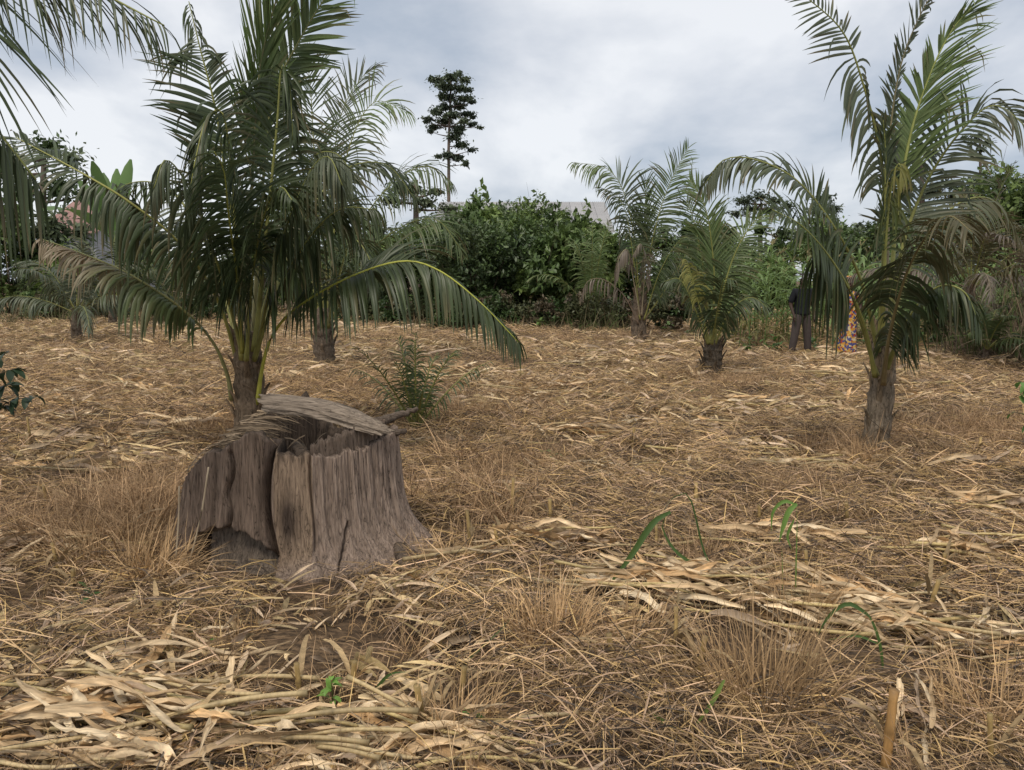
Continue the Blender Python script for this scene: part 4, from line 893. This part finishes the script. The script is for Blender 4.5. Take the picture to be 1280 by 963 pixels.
SG = [(.095, .145, .045), (.125, .18, .055), (.072, .108, .040), (.165, .225, .065), (.10, .135, .055)]
DG = [(.105, .135, .08), (.13, .16, .09), (.09, .115, .075)]
TH = 'dense broad-leaved green shrub in the thicket behind the field'
TG = 'shrubs of the thicket behind the field'
protos = [shrub('thicket_shrub', (0, 0, 0), 2.1, 3.9, 9000, .20, SG, TH, 'shrub', TG, lobes=16),
          shrub('thicket_shrub', (0, 0, 0), 1.9, 3.3, 8000, .17, [SG[0], SG[4], SG[2]], TH, 'shrub', TG, lobes=14),
          shrub('thicket_shrub', (0, 0, 0), 1.6, 2.6, 6500, .24, [SG[1], SG[3], SG[0]], TH, 'shrub', TG, lobes=12)]
used = [False]*3
def put(k, px, Y, s, sz=1.0, rz=None):
    global used
    o = protos[k] if not used[k] else copy_tree(protos[k]); used[k] = True
    o.location = tuple(GY(px, Y)); o.rotation_euler = (0, 0, rng.uniform(0, 6.28) if rz is None else rz); o.scale = (s, s, s*sz)
    return o
for k, px, Y, s, sz in ((0, 520, 29, 1.0, .95), (1, 590, 27, 1.0, 1.1), (0, 650, 29, 1.0, 1.08), (2, 700, 27, 1.05, 1.25), (1, 560, 33, 1.1, 1.2), (0, 690, 34, 1.1, 1.2), (2, 615, 32, 1.2, 1.5), (1, 455, 33, 1.1, 1.0), (1, 640, 35, 1.15, 1.32), (2, 740, 33, 1.1, 1.45), (0, 585, 36, 1.0, 1.22),
                     (2, 845, 30, 1.0, 1.05), (0, 770, 33, 1.0, .95), (1, 900, 32, 1.0, 1.0), (0, 330, 36, 1.1, 1.0), (1, 250, 34, 1.0, .8), (2, 90, 33, 1.1, 1.0), (0, 20, 34, 1.2, 1.15), (1, -60, 34, 1.2, 1.2), (0, 180, 38, 1.0, .8),
                     (2, 960, 33, 1.0, 1.0), (0, 1040, 32, 1.1, 1.0), (1, 1130, 30, 1.2, 1.1), (0, 1230, 30, 1.3, 1.15), (1, 1310, 28, 1.2, 1.2), (2, 400, 38, 1.2, 1.0)):
    put(k, px, Y, s, sz)
# low growth along the edge of the field
EL = 'low leafy bush at the edge of the harvested field'
ep = shrub('edge_bush', (0, 0, 0), .95, 1.05, 2600, .15, [(.06, .10, .03), (.10, .11, .05), (.13, .10, .06)], EL, 'bush', 'low bushes at the field edge', lobes=8, trunk_r=.03)
first = True
for px, Y, s in ((60, 30, 1.2), (130, 31, 1.1), (200, 31, 1.0), (255, 30, 1.1), (320, 31, 1.1), (450, 29, 1.2), (500, 27, 1.0), (560, 26, .9), (620, 25.5, .9), (680, 25, .9), (730, 24.5, 1.0), (770, 25, 1.0), (840, 24, 1.0), (1190, 17.5, .8), (1240, 17, .9), (1290, 16, 1.0), (700, 24.5, .6), (585, 25, .7)):
    o = ep if first else copy_tree(ep); first = False
    o.location = tuple(GY(px, Y)); o.rotation_euler = (0, 0, rng.uniform(0, 6.28)); o.scale = (s, s, s*rng.uniform(.8, 1.2))

def far_tree(label, Y, clusters, trunk, size, cols, per=12.0, name='tall_tree', thick=.3, group=None, boughs=True, shell=0):
    """tree at distance Y: crown clumps and trunk points given along their directions, sizes in metres from Y"""
    k = Y/FPX; c0 = GY(trunk[0][0], Y); o = empty(name, c0, label, 'tree', group)
    cr, wood = MB(), MB()
    tp = [np.array([0, 0, -.3])]+[P(x, y, Y)-c0 for x, y in trunk[1:]]
    tp = np.array(tp); line = curve(tp, 24); tube(wood, line, np.linspace(thick, thick*.35, 24), 9, (.16, .125, .10), jitter=.04)
    for x, y, rx, ry in clusters:
        dY = rng.normal(0, rx*.9)*k; c = P(x, y, Y+dY)-c0; r = np.array([rx, max(rx*.9, ry), ry])*k
        leaf_cloud(cr, c, r, int(max(12, per*rx*ry)), size, np.array(cols[rng.integers(len(cols))]), shell=shell)
        j = np.argmin(np.abs(line[:, 2]-(c[2]-.12*abs(c[0]-line[-1, 0])))); b0 = line[j]
        if boughs: tube(wood, curve([b0, (b0+c)/2+np.array([0, 0, -.05]), c], 7), np.linspace(thick*.28, thick*.06, 7), 5, (.13, .10, .08), cap=False)
    wood.build('trunk', M_BARK, o); cr.build('crown', M_SHRUB, o, kind='stuff')
    return o
far_tree('tall slender dark tree with bare lower trunk rising above the thicket', 75, [(564, 97, 9, 5), (573, 93, 4, 3), (546, 101, 9, 3.5), (539, 98, 4, 2), (581, 100, 7, 3), (556, 109, 10, 5), (575, 111, 9, 4), (586, 113, 4, 2), (553, 121, 5, 4), (562, 122, 7, 5), (580, 124, 10, 3.5), (590, 128, 4, 2), (556, 134, 8, 4),
    (574, 133, 8, 4), (546, 140, 8, 4), (536, 149, 6, 3), (532, 153, 3, 2), (565, 144, 9, 4), (584, 143, 8, 3), (591, 147, 4, 2), (557, 152, 9, 5), (543, 159, 7, 3.5), (538, 165, 4, 2), (580, 152, 7, 3), (590, 156, 6, 2.5), (600, 160, 4, 1.8), (573, 163, 7, 6), (568, 172, 8, 4), (576, 182, 8, 4), (589, 188, 5, 2.5),
    (560, 194, 8, 4), (572, 198, 7, 4), (582, 205, 4, 4), (548, 196, 5, 2)], [(561, 300), (561, 240), (561, 180), (564, 96)], .34, DG, per=24, thick=.24, shell=0)
UT = [(930, 252, 14, 6), (950, 246, 14, 6), (968, 252, 12, 6), (940, 262, 16, 6), (962, 264, 14, 6), (985, 258, 10, 5), (920, 268, 10, 5)]
far_tree('spreading dark tree with a flat layered crown beyond the maize', 58, UT, [(950, 330), (950, 280), (952, 256)], .30, DG, per=5, name='spreading_tree')
far_tree('rounded dark tree showing between the palm fronds beyond the maize', 52, [(1030, 248, 12, 8), (1022, 262, 12, 8), (1042, 262, 10, 8), (1032, 278, 16, 8), (1045, 290, 12, 8), (1075, 285, 12, 7)], [(1032, 340), (1032, 290), (1031, 255)], .28, DG, per=5, name='spreading_tree')
far_tree('wide dark tree with open tiers of foliage behind the tall grey-trunked palm', 46, [(1140, 200, 14, 6), (1165, 192, 10, 5), (1150, 215, 16, 7), (1135, 235, 14, 8), (1165, 240, 16, 8), (1185, 230, 12, 6), (1195, 245, 12, 7)], [(1155, 340), (1153, 270), (1152, 205)], .26, DG, per=4.5, name='spreading_tree')
far_tree('broad dark tree with flat top filling the corner behind the dry scrub', 44, [(1200, 236, 14, 7), (1225, 228, 16, 7), (1250, 224, 16, 6), (1275, 230, 14, 7), (1215, 250, 18, 8), (1245, 246, 18, 8), (1275, 250, 16, 8), (1300, 240, 14, 8), (1230, 268, 18, 8), (1265, 272, 18, 8)], [(1245, 350), (1245, 290), (1246, 235)], .26, DG, per=4.5, name='spreading_tree')
far_tree('slim distant tree with small tufted head above the flat-topped tree', 70, [(1222, 170, 9, 5), (1234, 178, 8, 5), (1214, 180, 8, 4), (1226, 188, 8, 4), (1205, 172, 5, 3)], [(1226, 330), (1226, 240), (1225, 175)], .42, DG, per=2.4, thick=.28)
far_tree('dark leafy tree behind the drooping fronds at the field corner', 36, [(20, 200, 18, 14), (60, 185, 20, 14), (90, 200, 16, 12), (30, 240, 22, 18), (75, 235, 20, 16), (105, 245, 12, 12), (20, 285, 22, 18), (65, 285, 22, 18), (100, 290, 14, 14), (0, 215, 20, 18), (-20, 260, 24, 20), (50, 330, 26, 18)], [(50, 380), (52, 310), (55, 200)], .30, [SG[0], SG[2], DG[1]], per=2.0, name='leafy_tree')
far_tree('low dark tree half hidden by the bushy middle palm', 42, [(500, 235, 14, 8), (520, 238, 12, 8), (545, 240, 12, 6), (490, 250, 16, 8), (530, 254, 16, 8), (560, 262, 14, 8)], [(520, 340), (520, 270), (520, 225)], .26, DG, per=4.5, name='leafy_tree')
for i, (px, w) in enumerate(((150, 50), (420, 60), (830, 40), (880, 40), (990, 40), (1100, 50))):
    cl = [(px+rng.uniform(-w, w), rng.uniform(285, 325), rng.uniform(12, 20), rng.uniform(7, 12)) for _ in range(11)]
    far_tree('distant green tree in the belt behind the shrubs', 50, cl, [(px, 350), (px, 325), (px, 300)], .36, [SG[0], DG[1], SG[2]], per=1.8, name='belt_tree', group='belt of distant trees')

# banana plant
def banana(px, Y, h, label):
    c = GY(px, Y); o = empty('banana_plant', c, label, 'banana plant'); mb = MB()
    tube(mb, curve([np.array([0, 0, -.1]), np.array([.05, 0, h*.3]), np.array([0, 0, h*.62])], 12), np.linspace(.14, .06, 12), 10, (.16, .20, .07)); mb.build('pseudostem', M_GREEN, o)
    for i in range(8):
        a = i*2.4; out = rng.uniform(.12, .75) if i < 5 else 1.1; S = 10
        B = np.array([[0, 0, h*.55]]); D = np.array([[math.cos(a)*out*.6, math.sin(a)*out*.6, 1]]); cc = np.array([[.17, .27, .09]])*rng.uniform(.8, 1.25)
        V, F, C = ribbons(B, D, np.array([[1, .25, 0]])+rng.normal(0, .25, (1, 3)), np.array([h*rng.uniform(.46, .62)]), np.array([.52]), np.array([.3+out]), S, .25, np.array([.04, .06, .4, .85, 1, 1, .97, .9, .8, .6, .15]), cc, cc)
        q = MB(); add_ribbons(q, V, F, C); q.build('leaf', M_GREEN, o)
    return o
banana(150, 30, 5.4, 'banana plant with upright pale green leaves above the palms')

# other palms in the back
auto_palm(GY(140, 26), .9, 13, 2.6, 'small bushy palm far back by the field edge, its short trunk showing', 'dark', r=.14, leafL=.6, n=26, S=3, W=.04)
auto_palm(GY(215, 29), .6, 11, 2.8, 'bushy palm far back half hidden by the largest palm', 'dark', r=.14, leafL=.6, n=26, S=3, W=.04)
auto_palm(GY(740, 24.5), .5, 8, 3.2, 'pale green palm at the thicket edge beside the palm with withered fronds', 'light', r=.14, leafL=.6, n=26, S=3, W=.04, el=(88, 62))
auto_palm(GY(1235, 14.5), .35, 10, 1.0, 'very young green palm at the foot of the dry scrub', 'mid', r=.07, leafL=.32, n=20, S=3, W=.04, el=(85, 35))
auto_palm(GY(1205, 15.5), 1.5, 13, 2.3, 'bronze-green palm standing behind the tall grey-trunked palm', 'bronze', r=.14, leafL=.55, n=30, S=4, W=.036, dead=3)
auto_palm(GY(1318, 13), 1.2, 8, 2.0, 'palm with stiff upright browning fronds by the dry scrub', 'bronze', r=.14, leafL=.5, n=30, S=4, W=.036, dead=1, el=(88, 60))
auto_palm(GY(95, 20), .8, 10, 2.3, 'drooping palm with grey-green fronds between the corner tree and the stump', 'grey', r=.14, leafL=.6, n=28, S=4, W=.05)
# the small spiky palm by the stump
sp_ = G(528, 540)
auto_palm(sp_, .12, 12, 1.1, 'small spiky oil palm seedling just beyond the stump', 'mid', r=.05, leafL=.22, n=13, S=3, W=.02, el=(88, 48), sag=.8, name='palm_seedling')

# ------------------------------------------------------------------ standing maize, dry scrub
def maize_proto(seed, dry=False):
    r = np.random.default_rng(seed); o = empty('maize_plant', (0, 0, 0)); h = r.uniform(2.0, 2.5); mb = MB()
    line = curve([np.array([0, 0, -.05]), np.array([r.normal(0, .04), r.normal(0, .04), h*.5]), np.array([r.normal(0, .08), r.normal(0, .08), h])], 16)
    tube(mb, line, np.linspace(.014, .006, 16), 6, (.17, .22, .07)); mb.build('stalk', M_GREEN, o)
    n = 13; z = np.linspace(.1, .92, n); a = np.arange(n)*math.pi+r.normal(0, .5, n)+seed
    B = np.stack([np.interp(z, np.linspace(0, 1, 16), line[:, k]) for k in range(3)], 1)
    D = np.stack([np.cos(a)*.55, np.sin(a)*.55, np.ones(n)], 1); c = np.array([.18, .265, .085])*r.uniform(.7, 1.35, (n, 1))
    c[:3] = np.array([.26, .23, .09])
    V, F, C = ribbons(B, D, np.stack([-np.sin(a), np.cos(a), 0*a], 1), r.uniform(.55, .9, n), r.uniform(.05, .075, n), r.uniform(1.6, 3.2, n), 8, .35, None, c, c*1.1, r.normal(0, .6, n))
    q = MB(); add_ribbons(q, V, F, C); q.build('leaves', M_GREEN, o, kind='stuff')
    t = MB(); n = 9; B = np.tile(line[-1], (n, 1)); a = r.uniform(0, 6.28, n); D = np.stack([np.cos(a)*.4, np.sin(a)*.4, np.ones(n)], 1); c = np.tile([.33, .27, .14], (n, 1))
    V, F, C = ribbons(B, D, r.normal(0, 1, (n, 3)), r.uniform(.12, .24, n), np.full(n, .008), r.uniform(.2, 1.2, n), 3, .3, np.array([1, 1, .8, .3]), c, c); add_ribbons(t, V, F, C); t.build('tassel', M_STRAW, o)
    return tag(o, 'green maize plant standing in the uncut maize stand', 'maize plant', 'standing green maize')
mps = [maize_proto(40+i) for i in range(5)]; cnt = 0
for row in range(6):
    Y = 17.6+row*.75
    for i in range(27):
        px = 905+i*15+rng.uniform(-6, 6)-row*2
        if row == 0 and (960 < px < 1085): continue
        if px > 1200 and row < 2: continue
        o = mps[cnt] if cnt < 5 else copy_tree(mps[rng.integers(5)]); cnt += 1
        o.location = tuple(GY(px, Y+rng.uniform(-.2, .2)+max(0, 940-px)*.04)); o.rotation_euler = (rng.normal(0, .04), rng.normal(0, .04), rng.uniform(0, 6.28)); s = rng.uniform(.78, 1.05); o.scale = (s, s, s)
GL = 'low green undergrowth tuft at the foot of the standing maize'
for i in range(26):
    px = rng.uniform(850, 1200); Y = 17.0+rng.uniform(-.2, .5) if px > 930 else 20.5
    weed(px, 400, rng.uniform(.2, .45), 9, rng.uniform(.14, .26), GL, col=(.09, .16, .04), group='undergrowth below the maize', Y=Y, name='undergrowth_tuft', cat='undergrowth')
for q in ((700, 26), (690, 24.5), (715, 24), (835, 22.5), (675, 24)):
    weed(q[0], 400, .4, 12, .22, 'light green weed growing at the foot of the thicket', col=(.13, .20, .05), group='weeds at the foot of the thicket', Y=q[1])

def scrub(px, Y, n, h, spread, label, col=(.20, .15, .10), group=None):
    c = GY(px, Y); mb = MB(); rr = spread*np.sqrt(rng.random(n)); a = rng.uniform(0, 6.28, n)
    B = np.stack([rr*np.cos(a), rr*np.sin(a), np.full(n, -.03)], 1); az = rng.uniform(0, 6.28, n); o = rng.uniform(.0, .6, n)
    D = np.stack([np.cos(az)*o, np.sin(az)*o, np.ones(n)], 1); c0 = np.array(col)*rng.uniform(.5, 1.6, (n, 1)); g = rng.random((n, 1)) < .3; c0 = np.where(g, np.array([.10, .14, .045]), c0)
    V, F, C = ribbons(B, D, rng.normal(0, 1, (n, 3)), h*rng.uniform(.3, 1.1, n), rng.uniform(.008, .024, n), rng.uniform(.2, 2.0, n), 6, .4, np.array([.9, 1, 1, .8, .6, .4, .1]), c0, c0)
    add_ribbons(mb, V, F, C); ob = mb.build('dry_scrub', M_STRAW); ob.location = tuple(c); tag(ob, label, 'scrub', group)
for i, (px, Y, h) in enumerate(((1215, 15.5, 1.0), (1250, 15, 1.6), (1285, 14.5, 1.9), (1265, 17, 2.2), (1300, 16, 2.2), (1230, 18, 1.8))):
    scrub(px, Y, 260, h, .6, 'brown thicket of dead scrub stems at the field corner', group='dead scrub at the field corner')
for i, (px, Y, h) in enumerate(((740, 23.8, 1.0), (765, 24, .8), (90, 29, 1.0), (170, 29, 1.0), (230, 29, .9), (470, 27.5, .9), (535, 26, .7), (640, 25, .6), (700, 24.4, .7), (20, 28, 1.2), (300, 30, .9), (355, 30, .9))):
    scrub(px, Y, 170, h, .9, 'wispy half-dead grass clump along the thicket edge', col=(.17, .14, .08), group='grass clumps along the thicket edge')

# leafy plants leaning in at both sides
def side_plant(px, Y, tips, label, col, leaf):
    c = GY(px, Y); o = empty('leafy_plant', c, label, 'leafy plant')
    for tx_, ty_, dd in tips:
        e_ = P(tx_, ty_, Y+dd)-c; mb = MB(); line = curve([np.array([0, 0, -.05]), np.array([e_[0]*.35, e_[1]*.4, e_[2]*.75+.08]), e_], 12); tube(mb, line, np.linspace(.010, .003, 12), 5, (.14, .11, .07)); mb.build('stem', M_BARK, o)
        for j in range(11):
            s = rng.uniform(.6, 1); B = np.array([[np.interp(s, np.linspace(0, 1, 12), line[:, k]) for k in range(3)]]); a = rng.uniform(0, 6.28)
            V, F, C = ribbons(B, np.array([[math.cos(a), math.sin(a), rng.uniform(-.2, .6)]]), np.array([[-math.sin(a), math.cos(a), rng.normal(0, .4)]]), np.array([leaf*rng.uniform(.7, 1.2)]), np.array([leaf*.42]), np.array([rng.uniform(.8, 2.4)]), 5, .25, np.array([.1, .7, 1, .9, .6, .04]), np.array([col])*rng.uniform(.7, 1.2), np.array([col]))
            q = MB(); add_ribbons(q, V, F, C); q.build('leaf', M_SHRUB, o)
side_plant(-45, 5.6, [(12, 440, 0), (22, 460, -.1), (15, 480, .1), (30, 495, 0), (5, 500, -.2), (55, 495, .1), (0, 450, .2)], 'dark glossy leafy plant beside the overhanging palm', (.035, .062, .030), .13)
side_plant(1330, 5.4, [(1268, 475, 0), (1272, 495, -.1), (1262, 515, .05), (1278, 525, 0), (1282, 480, .1)], 'bright green leafy plant poking in past the dry grass', (.13, .24, .055), .11)

# ------------------------------------------------------------------ buildings behind
def box(mb, a, b, col):
    a, b = np.array(a, float), np.array(b, float); V = np.array([[x, y, z] for x in (a[0], b[0]) for y in (a[1], b[1]) for z in (a[2], b[2])])
    mb.add(V, [[0, 1, 3, 2], [4, 6, 7, 5], [0, 4, 5, 1], [2, 3, 7, 6], [0, 2, 6, 4], [1, 5, 7, 3]], col)
def building(px0, px1, Y, eave, ridge, depth, wallc, roofc, label, sheets=14, wins=3):
    x0, x1 = P(px0, 300, Y)[0], P(px1, 300, Y)[0]; zc = 0.0; c = np.array([(x0+x1)/2, Y, zc]); hw = (x1-x0)/2
    o = empty('building', c, label, 'building'); mb = MB(); box(mb, (-hw+.4, 0, -.3), (hw-.4, depth, eave), wallc)
    yr = depth/2; zt = ridge-.12                                  # gable ends
    for sx in (-hw+.4, hw-.4): mb.add([[sx, 0, eave], [sx, depth, eave], [sx, yr, zt]], None, wallc, [[0, 1, 2]])
    mb.build('wall', M_WALL, o, smooth=False)
    for i in range(wins):
        xw = -hw+.4+(i+.7)*(2*hw-.8)/(wins+.4); q = MB(); box(q, (xw-.5, -.06, eave-1.9), (xw+.5, -.003, eave-.7), (.05, .055, .06)); q.build('window', M_ROOF, o, smooth=False)
    for side in (0, 1):
        for i in range(sheets):
            xa, xb = -hw+2*hw*i/sheets, -hw+2*hw*(i+1)/sheets-.01
            m = 25; xs = np.linspace(xa, xb, m); wv = .03*np.cos(np.linspace(0, 2*math.pi*6, m))+.004*(i % 2)
            y0, z0, y1, z1 = (-.5, eave-.22, yr, ridge) if side == 0 else (depth+.5, eave-.22, yr, ridge)
            V = np.concatenate([np.stack([xs, np.full(m, y0), z0+wv], 1), np.stack([xs, np.full(m, y1), z1+wv], 1)]); j = np.arange(m-1)
            q = MB(); q.add(V, np.stack([j, j+1, m+j+1, m+j], 1), np.array(roofc)*rng.uniform(.88, 1.1)); q.build('roof_sheet', M_ROOF, o)
    return o
building(540, 768, 52, 4.9, 7.3, 12, (.50, .52, .55), (.36, .35, .345), 'long building with pale grey sheet roof behind the thicket')
building(48, 128, 44, 4.4, 6.4, 8, (.42, .42, .44), (.34, .20, .17), 'small house with faded reddish roof beyond the corner tree', sheets=6, wins=2)

# ------------------------------------------------------------------ people
def skinned(name, joints, edges, mat, col, parent, sub=2):
    keys = list(joints); me = bpy.data.meshes.new(name)
    me.from_pydata([joints[k][0] for k in keys], [(keys.index(a), keys.index(b)) for a, b in edges], [])
    o = bpy.data.objects.new(name, me); COL.objects.link(o); o.parent = parent
    sk = o.modifiers.new('skin', 'SKIN'); sk.use_smooth_shade = True
    lay = me.skin_vertices[0] if me.skin_vertices else None
    if lay is None:
        bpy.context.view_layer.objects.active = o; bpy.ops.mesh.customdata_skin_add(); lay = me.skin_vertices[0]
    for i, k in enumerate(keys):
        r = joints[k][1]; lay.data[i].radius = (r, r) if np.isscalar(r) else r; lay.data[i].use_root = (i == 0)
    sb = o.modifiers.new('smooth', 'SUBSURF'); sb.levels = sub; sb.render_levels = sub
    dg = bpy.context.evaluated_depsgraph_get(); ev = o.evaluated_get(dg); m2 = bpy.data.meshes.new_from_object(ev)
    o.modifiers.clear(); o.data = m2; m2.name = name; m2.materials.clear(); m2.materials.append(mat)
    at = m2.attributes.get('col') or m2.attributes.new('col', 'FLOAT_COLOR', 'POINT')
    at.data.foreach_set('color', np.tile([*col, 1.0], (len(m2.vertices), 1)).astype(np.float32).ravel())
    for pl in m2.polygons: pl.use_smooth = True
    return o

def person(loc, rz, label, skin, woman=False):
    o = empty('person', loc, label, 'person', rz=rz); H = 1.72 if not woman else 1.62; k = H/1.72
    J = {}; E = []
    def j(n_, x, y, z, r): J[n_] = ((x*k, y*k, z*k), r*k if np.isscalar(r) else (r[0]*k, r[1]*k))
    j('pelvis', 0, 0, .95, (.155, .11)); j('belly', 0, 0, 1.10, (.14, .105)); j('chest', 0, 0, 1.30, (.165, .11)); j('neck0', 0, 0, 1.44, (.07, .065)); j('neck', 0, -.01, 1.50, .055)
    j('jaw', 0, -.025, 1.56, (.062, .075)); j('head', 0, -.01, 1.64, (.075, .092)); j('crown', 0, 0, 1.70, (.055, .07)); j('nose', 0, -.108, 1.615, .012)
    E += [('pelvis', 'belly'), ('belly', 'chest'), ('chest', 'neck0'), ('neck0', 'neck'), ('neck', 'jaw'), ('jaw', 'head'), ('head', 'crown'), ('head', 'nose')]
    for s, n_ in ((-1, 'r'), (1, 'l')):
        sp2 = .13 if not woman else .08
        j('hip'+n_, s*.09, 0, .90, .092); j('knee'+n_, s*(.09+sp2*.4), -.01, .50, .062); j('ank'+n_, s*(.09+sp2*.75), .02, .09, .042); j('heel'+n_, s*(.09+sp2*.8), .035, .035, .036); j('toe'+n_, s*(.10+sp2), -.14, .028, .03)
        E += [('pelvis', 'hip'+n_), ('hip'+n_, 'knee'+n_), ('knee'+n_, 'ank'+n_), ('ank'+n_, 'heel'+n_), ('heel'+n_, 'toe'+n_)]
        j('sh'+n_, s*.19, 0, 1.40, .062); j('el'+n_, s*.26, .03, 1.13, .045); j('wr'+n_, s*.235, -.09, .90, .028); j('palm'+n_, s*.23, -.115, .84, (.036, .018))
        E += [('chest', 'sh'+n_), ('sh'+n_, 'el'+n_), ('el'+n_, 'wr'+n_), ('wr'+n_, 'palm'+n_)]
        for f in range(4):
            dx = (f-1.5)*.017; j(f'f{f}a'+n_, s*.23, -.12+dx, .795, .0095); j(f'f{f}b'+n_, s*.222, -.122+dx, .755-.006*abs(f-1), .008); E += [('palm'+n_, f'f{f}a'+n_), (f'f{f}a'+n_, f'f{f}b'+n_)]
        j('th'+n_, s*.205, -.15, .825, .010); j('thb'+n_, s*.2, -.16, .795, .009); E += [('palm'+n_, 'th'+n_), ('th'+n_, 'thb'+n_)]
        j('ear'+n_, s*.082, .005, 1.62, .016); E += [('head', 'ear'+n_)]
    skinned('body', J, E, M_SKIN, skin, o)
    for s in (-1, 1):
        mb = MB(); c = np.array([s*.03, -.095, 1.645])*k; leaf = np.array([[-.014, 0, 0], [0, -.006, -.006], [.014, 0, 0], [0, -.006, .006]]); mb.add(c+leaf, [[0, 1, 2, 3]], (.5, .47, .43)); mb.build('eye', M_SKIN, o)
    mb = MB(); tube(mb, curve([np.array([-.025, -.095, 1.575])*k, np.array([0, -.106, 1.573])*k, np.array([.025, -.095, 1.575])*k], 7), .007, 6, (.16, .07, .055)); mb.build('mouth', M_SKIN, o)
    if not woman:
        S = {n_: (v[0], tuple(q*1.13+.012 for q in (v[1] if not np.isscalar(v[1]) else (v[1], v[1])))) for n_, v in J.items()}
        sh = {n_: S[n_] for n_ in ('chest', 'belly', 'pelvis', 'neck0', 'shr', 'shl', 'elr', 'ell')}; sh['hem'] = ((0, 0, .87), (.205, .15)); sh['pelvis'] = (S['pelvis'][0], (.195, .145))
        skinned('shirt', sh, [('chest', 'belly'), ('belly', 'pelvis'), ('pelvis', 'hem'), ('chest', 'neck0'), ('chest', 'shr'), ('chest', 'shl'), ('shr', 'elr'), ('shl', 'ell')], M_CLOTH, (.016, .017, .020), o)
        tr = {'pelvis': (S['pelvis'][0], (.10, .085))}; ed = []
        for n_ in 'rl':
            tr['hip'+n_] = S['hip'+n_]; tr['knee'+n_] = (S['knee'+n_][0], (.088, .088)); tr['ank'+n_] = (S['ank'+n_][0], (.078, .078)); ed += [('pelvis', 'hip'+n_), ('hip'+n_, 'knee'+n_), ('knee'+n_, 'ank'+n_)]
        skinned('trousers', tr, ed, M_CLOTH, (.075, .060, .055), o)
        for n_ in 'rl': skinned('shoe', {'a': (J['heel'+n_][0], (.05, .045)), 'b': (J['toe'+n_][0], (.046, .036))}, [('a', 'b')], M_CLOTH, (.02, .018, .018), o)
        cap = {'a': ((0, .0, 1.685), (.088, .10)), 'b': ((0, .0, 1.74), (.075, .085)), 'c': ((0, -.14, 1.69), (.06, .012))}
        skinned('cap', cap, [('a', 'b'), ('a', 'c')], M_CLOTH, (.20, .19, .19), o)
    else:
        m = 30; z = np.linspace(.07, 1.46, m)*k; rad = np.interp(z/k, [.07, .5, .93, 1.10, 1.30, 1.42, 1.46], [.235, .21, .195, .15, .165, .15, .085])*k
        th = np.linspace(0, 2*math.pi, 40, endpoint=False); fold = 1+.05*np.sin(th*9)[None]*np.clip((1.0-z/k), 0, 1)[:, None]
        V = np.stack([rad[:, None]*fold*np.cos(th), .72*rad[:, None]*fold*np.sin(th), np.repeat(z[:, None], 40, 1)], -1).reshape(-1, 3)
        i = np.arange(m-1)[:, None]*40; jx = np.arange(40)[None]; kx = (jx+1) % 40
        mb = MB(); mb.add(V, np.stack([i+jx, i+kx, i+40+kx, i+40+jx], -1).reshape(-1, 4)); mb.build('dress', M_PRINT, o)
        for n_ in 'rl': skinned('sleeve', {'a': (J['sh'+n_][0], (.085*k, .085*k)), 'b': (tuple((np.array(J['sh'+n_][0])*.45+np.array(J['el'+n_][0])*.55)), (.075*k, .075*k))}, [('a', 'b')], M_PRINT, (1, 1, 1), o)
        skinned('headscarf', {'a': ((0, .01*k, 1.66*k), (.092*k, .105*k)), 'b': ((0, .03*k, 1.72*k), (.085*k, .09*k)), 'c': ((0, .10*k, 1.68*k), (.05*k, .04*k))}, [('a', 'b'), ('a', 'c')], M_PRINT, (1, 1, 1), o)
        for n_ in 'rl': skinned('sandal', {'a': (J['heel'+n_][0], (.042, .03)), 'b': (J['toe'+n_][0], (.04, .026))}, [('a', 'b')], M_CLOTH, (.03, .025, .02), o)
    return o
def print_material():
    m = bpy.data.materials.new('printed_cloth'); m.use_nodes = True; n, l = m.node_tree.nodes, m.node_tree.links; b = n['Principled BSDF']; b.inputs['Roughness'].default_value = .8
    tx = n.new('ShaderNodeTexCoord'); vo = n.new('ShaderNodeTexVoronoi'); vo.inputs['Scale'].default_value = 24.0; l.new(tx.outputs['Object'], vo.inputs['Vector'])
    sp3 = n.new('ShaderNodeSeparateColor'); l.new(vo.outputs['Color'], sp3.inputs[0]); r = n.new('ShaderNodeValToRGB'); r.color_ramp.interpolation = 'CONSTANT'; e = r.color_ramp.elements
    e[0].position = 0; e[0].color = (.55, .26, .04, 1); e[1].position = .22; e[1].color = (.07, .075, .22, 1)
    for ps, c in ((.45, (.62, .40, .10)), (.6, (.36, .05, .03)), (.76, (.05, .05, .16)), (.88, (.60, .50, .30))): q = e.new(ps); q.color = (*c, 1)
    l.new(sp3.outputs[0], r.inputs[0]); l.new(r.outputs[0], b.inputs['Base Color']); return m
M_PRINT = print_material()
person(GY(1002, 16.5), .15, 'person in black shirt, cap and grey-brown trousers standing before the maize', (.055, .032, .022))
person(GY(1059, 16.2), -.3, 'person in a bright orange and blue printed dress behind the palm fronds', (.06, .035, .025), woman=True)
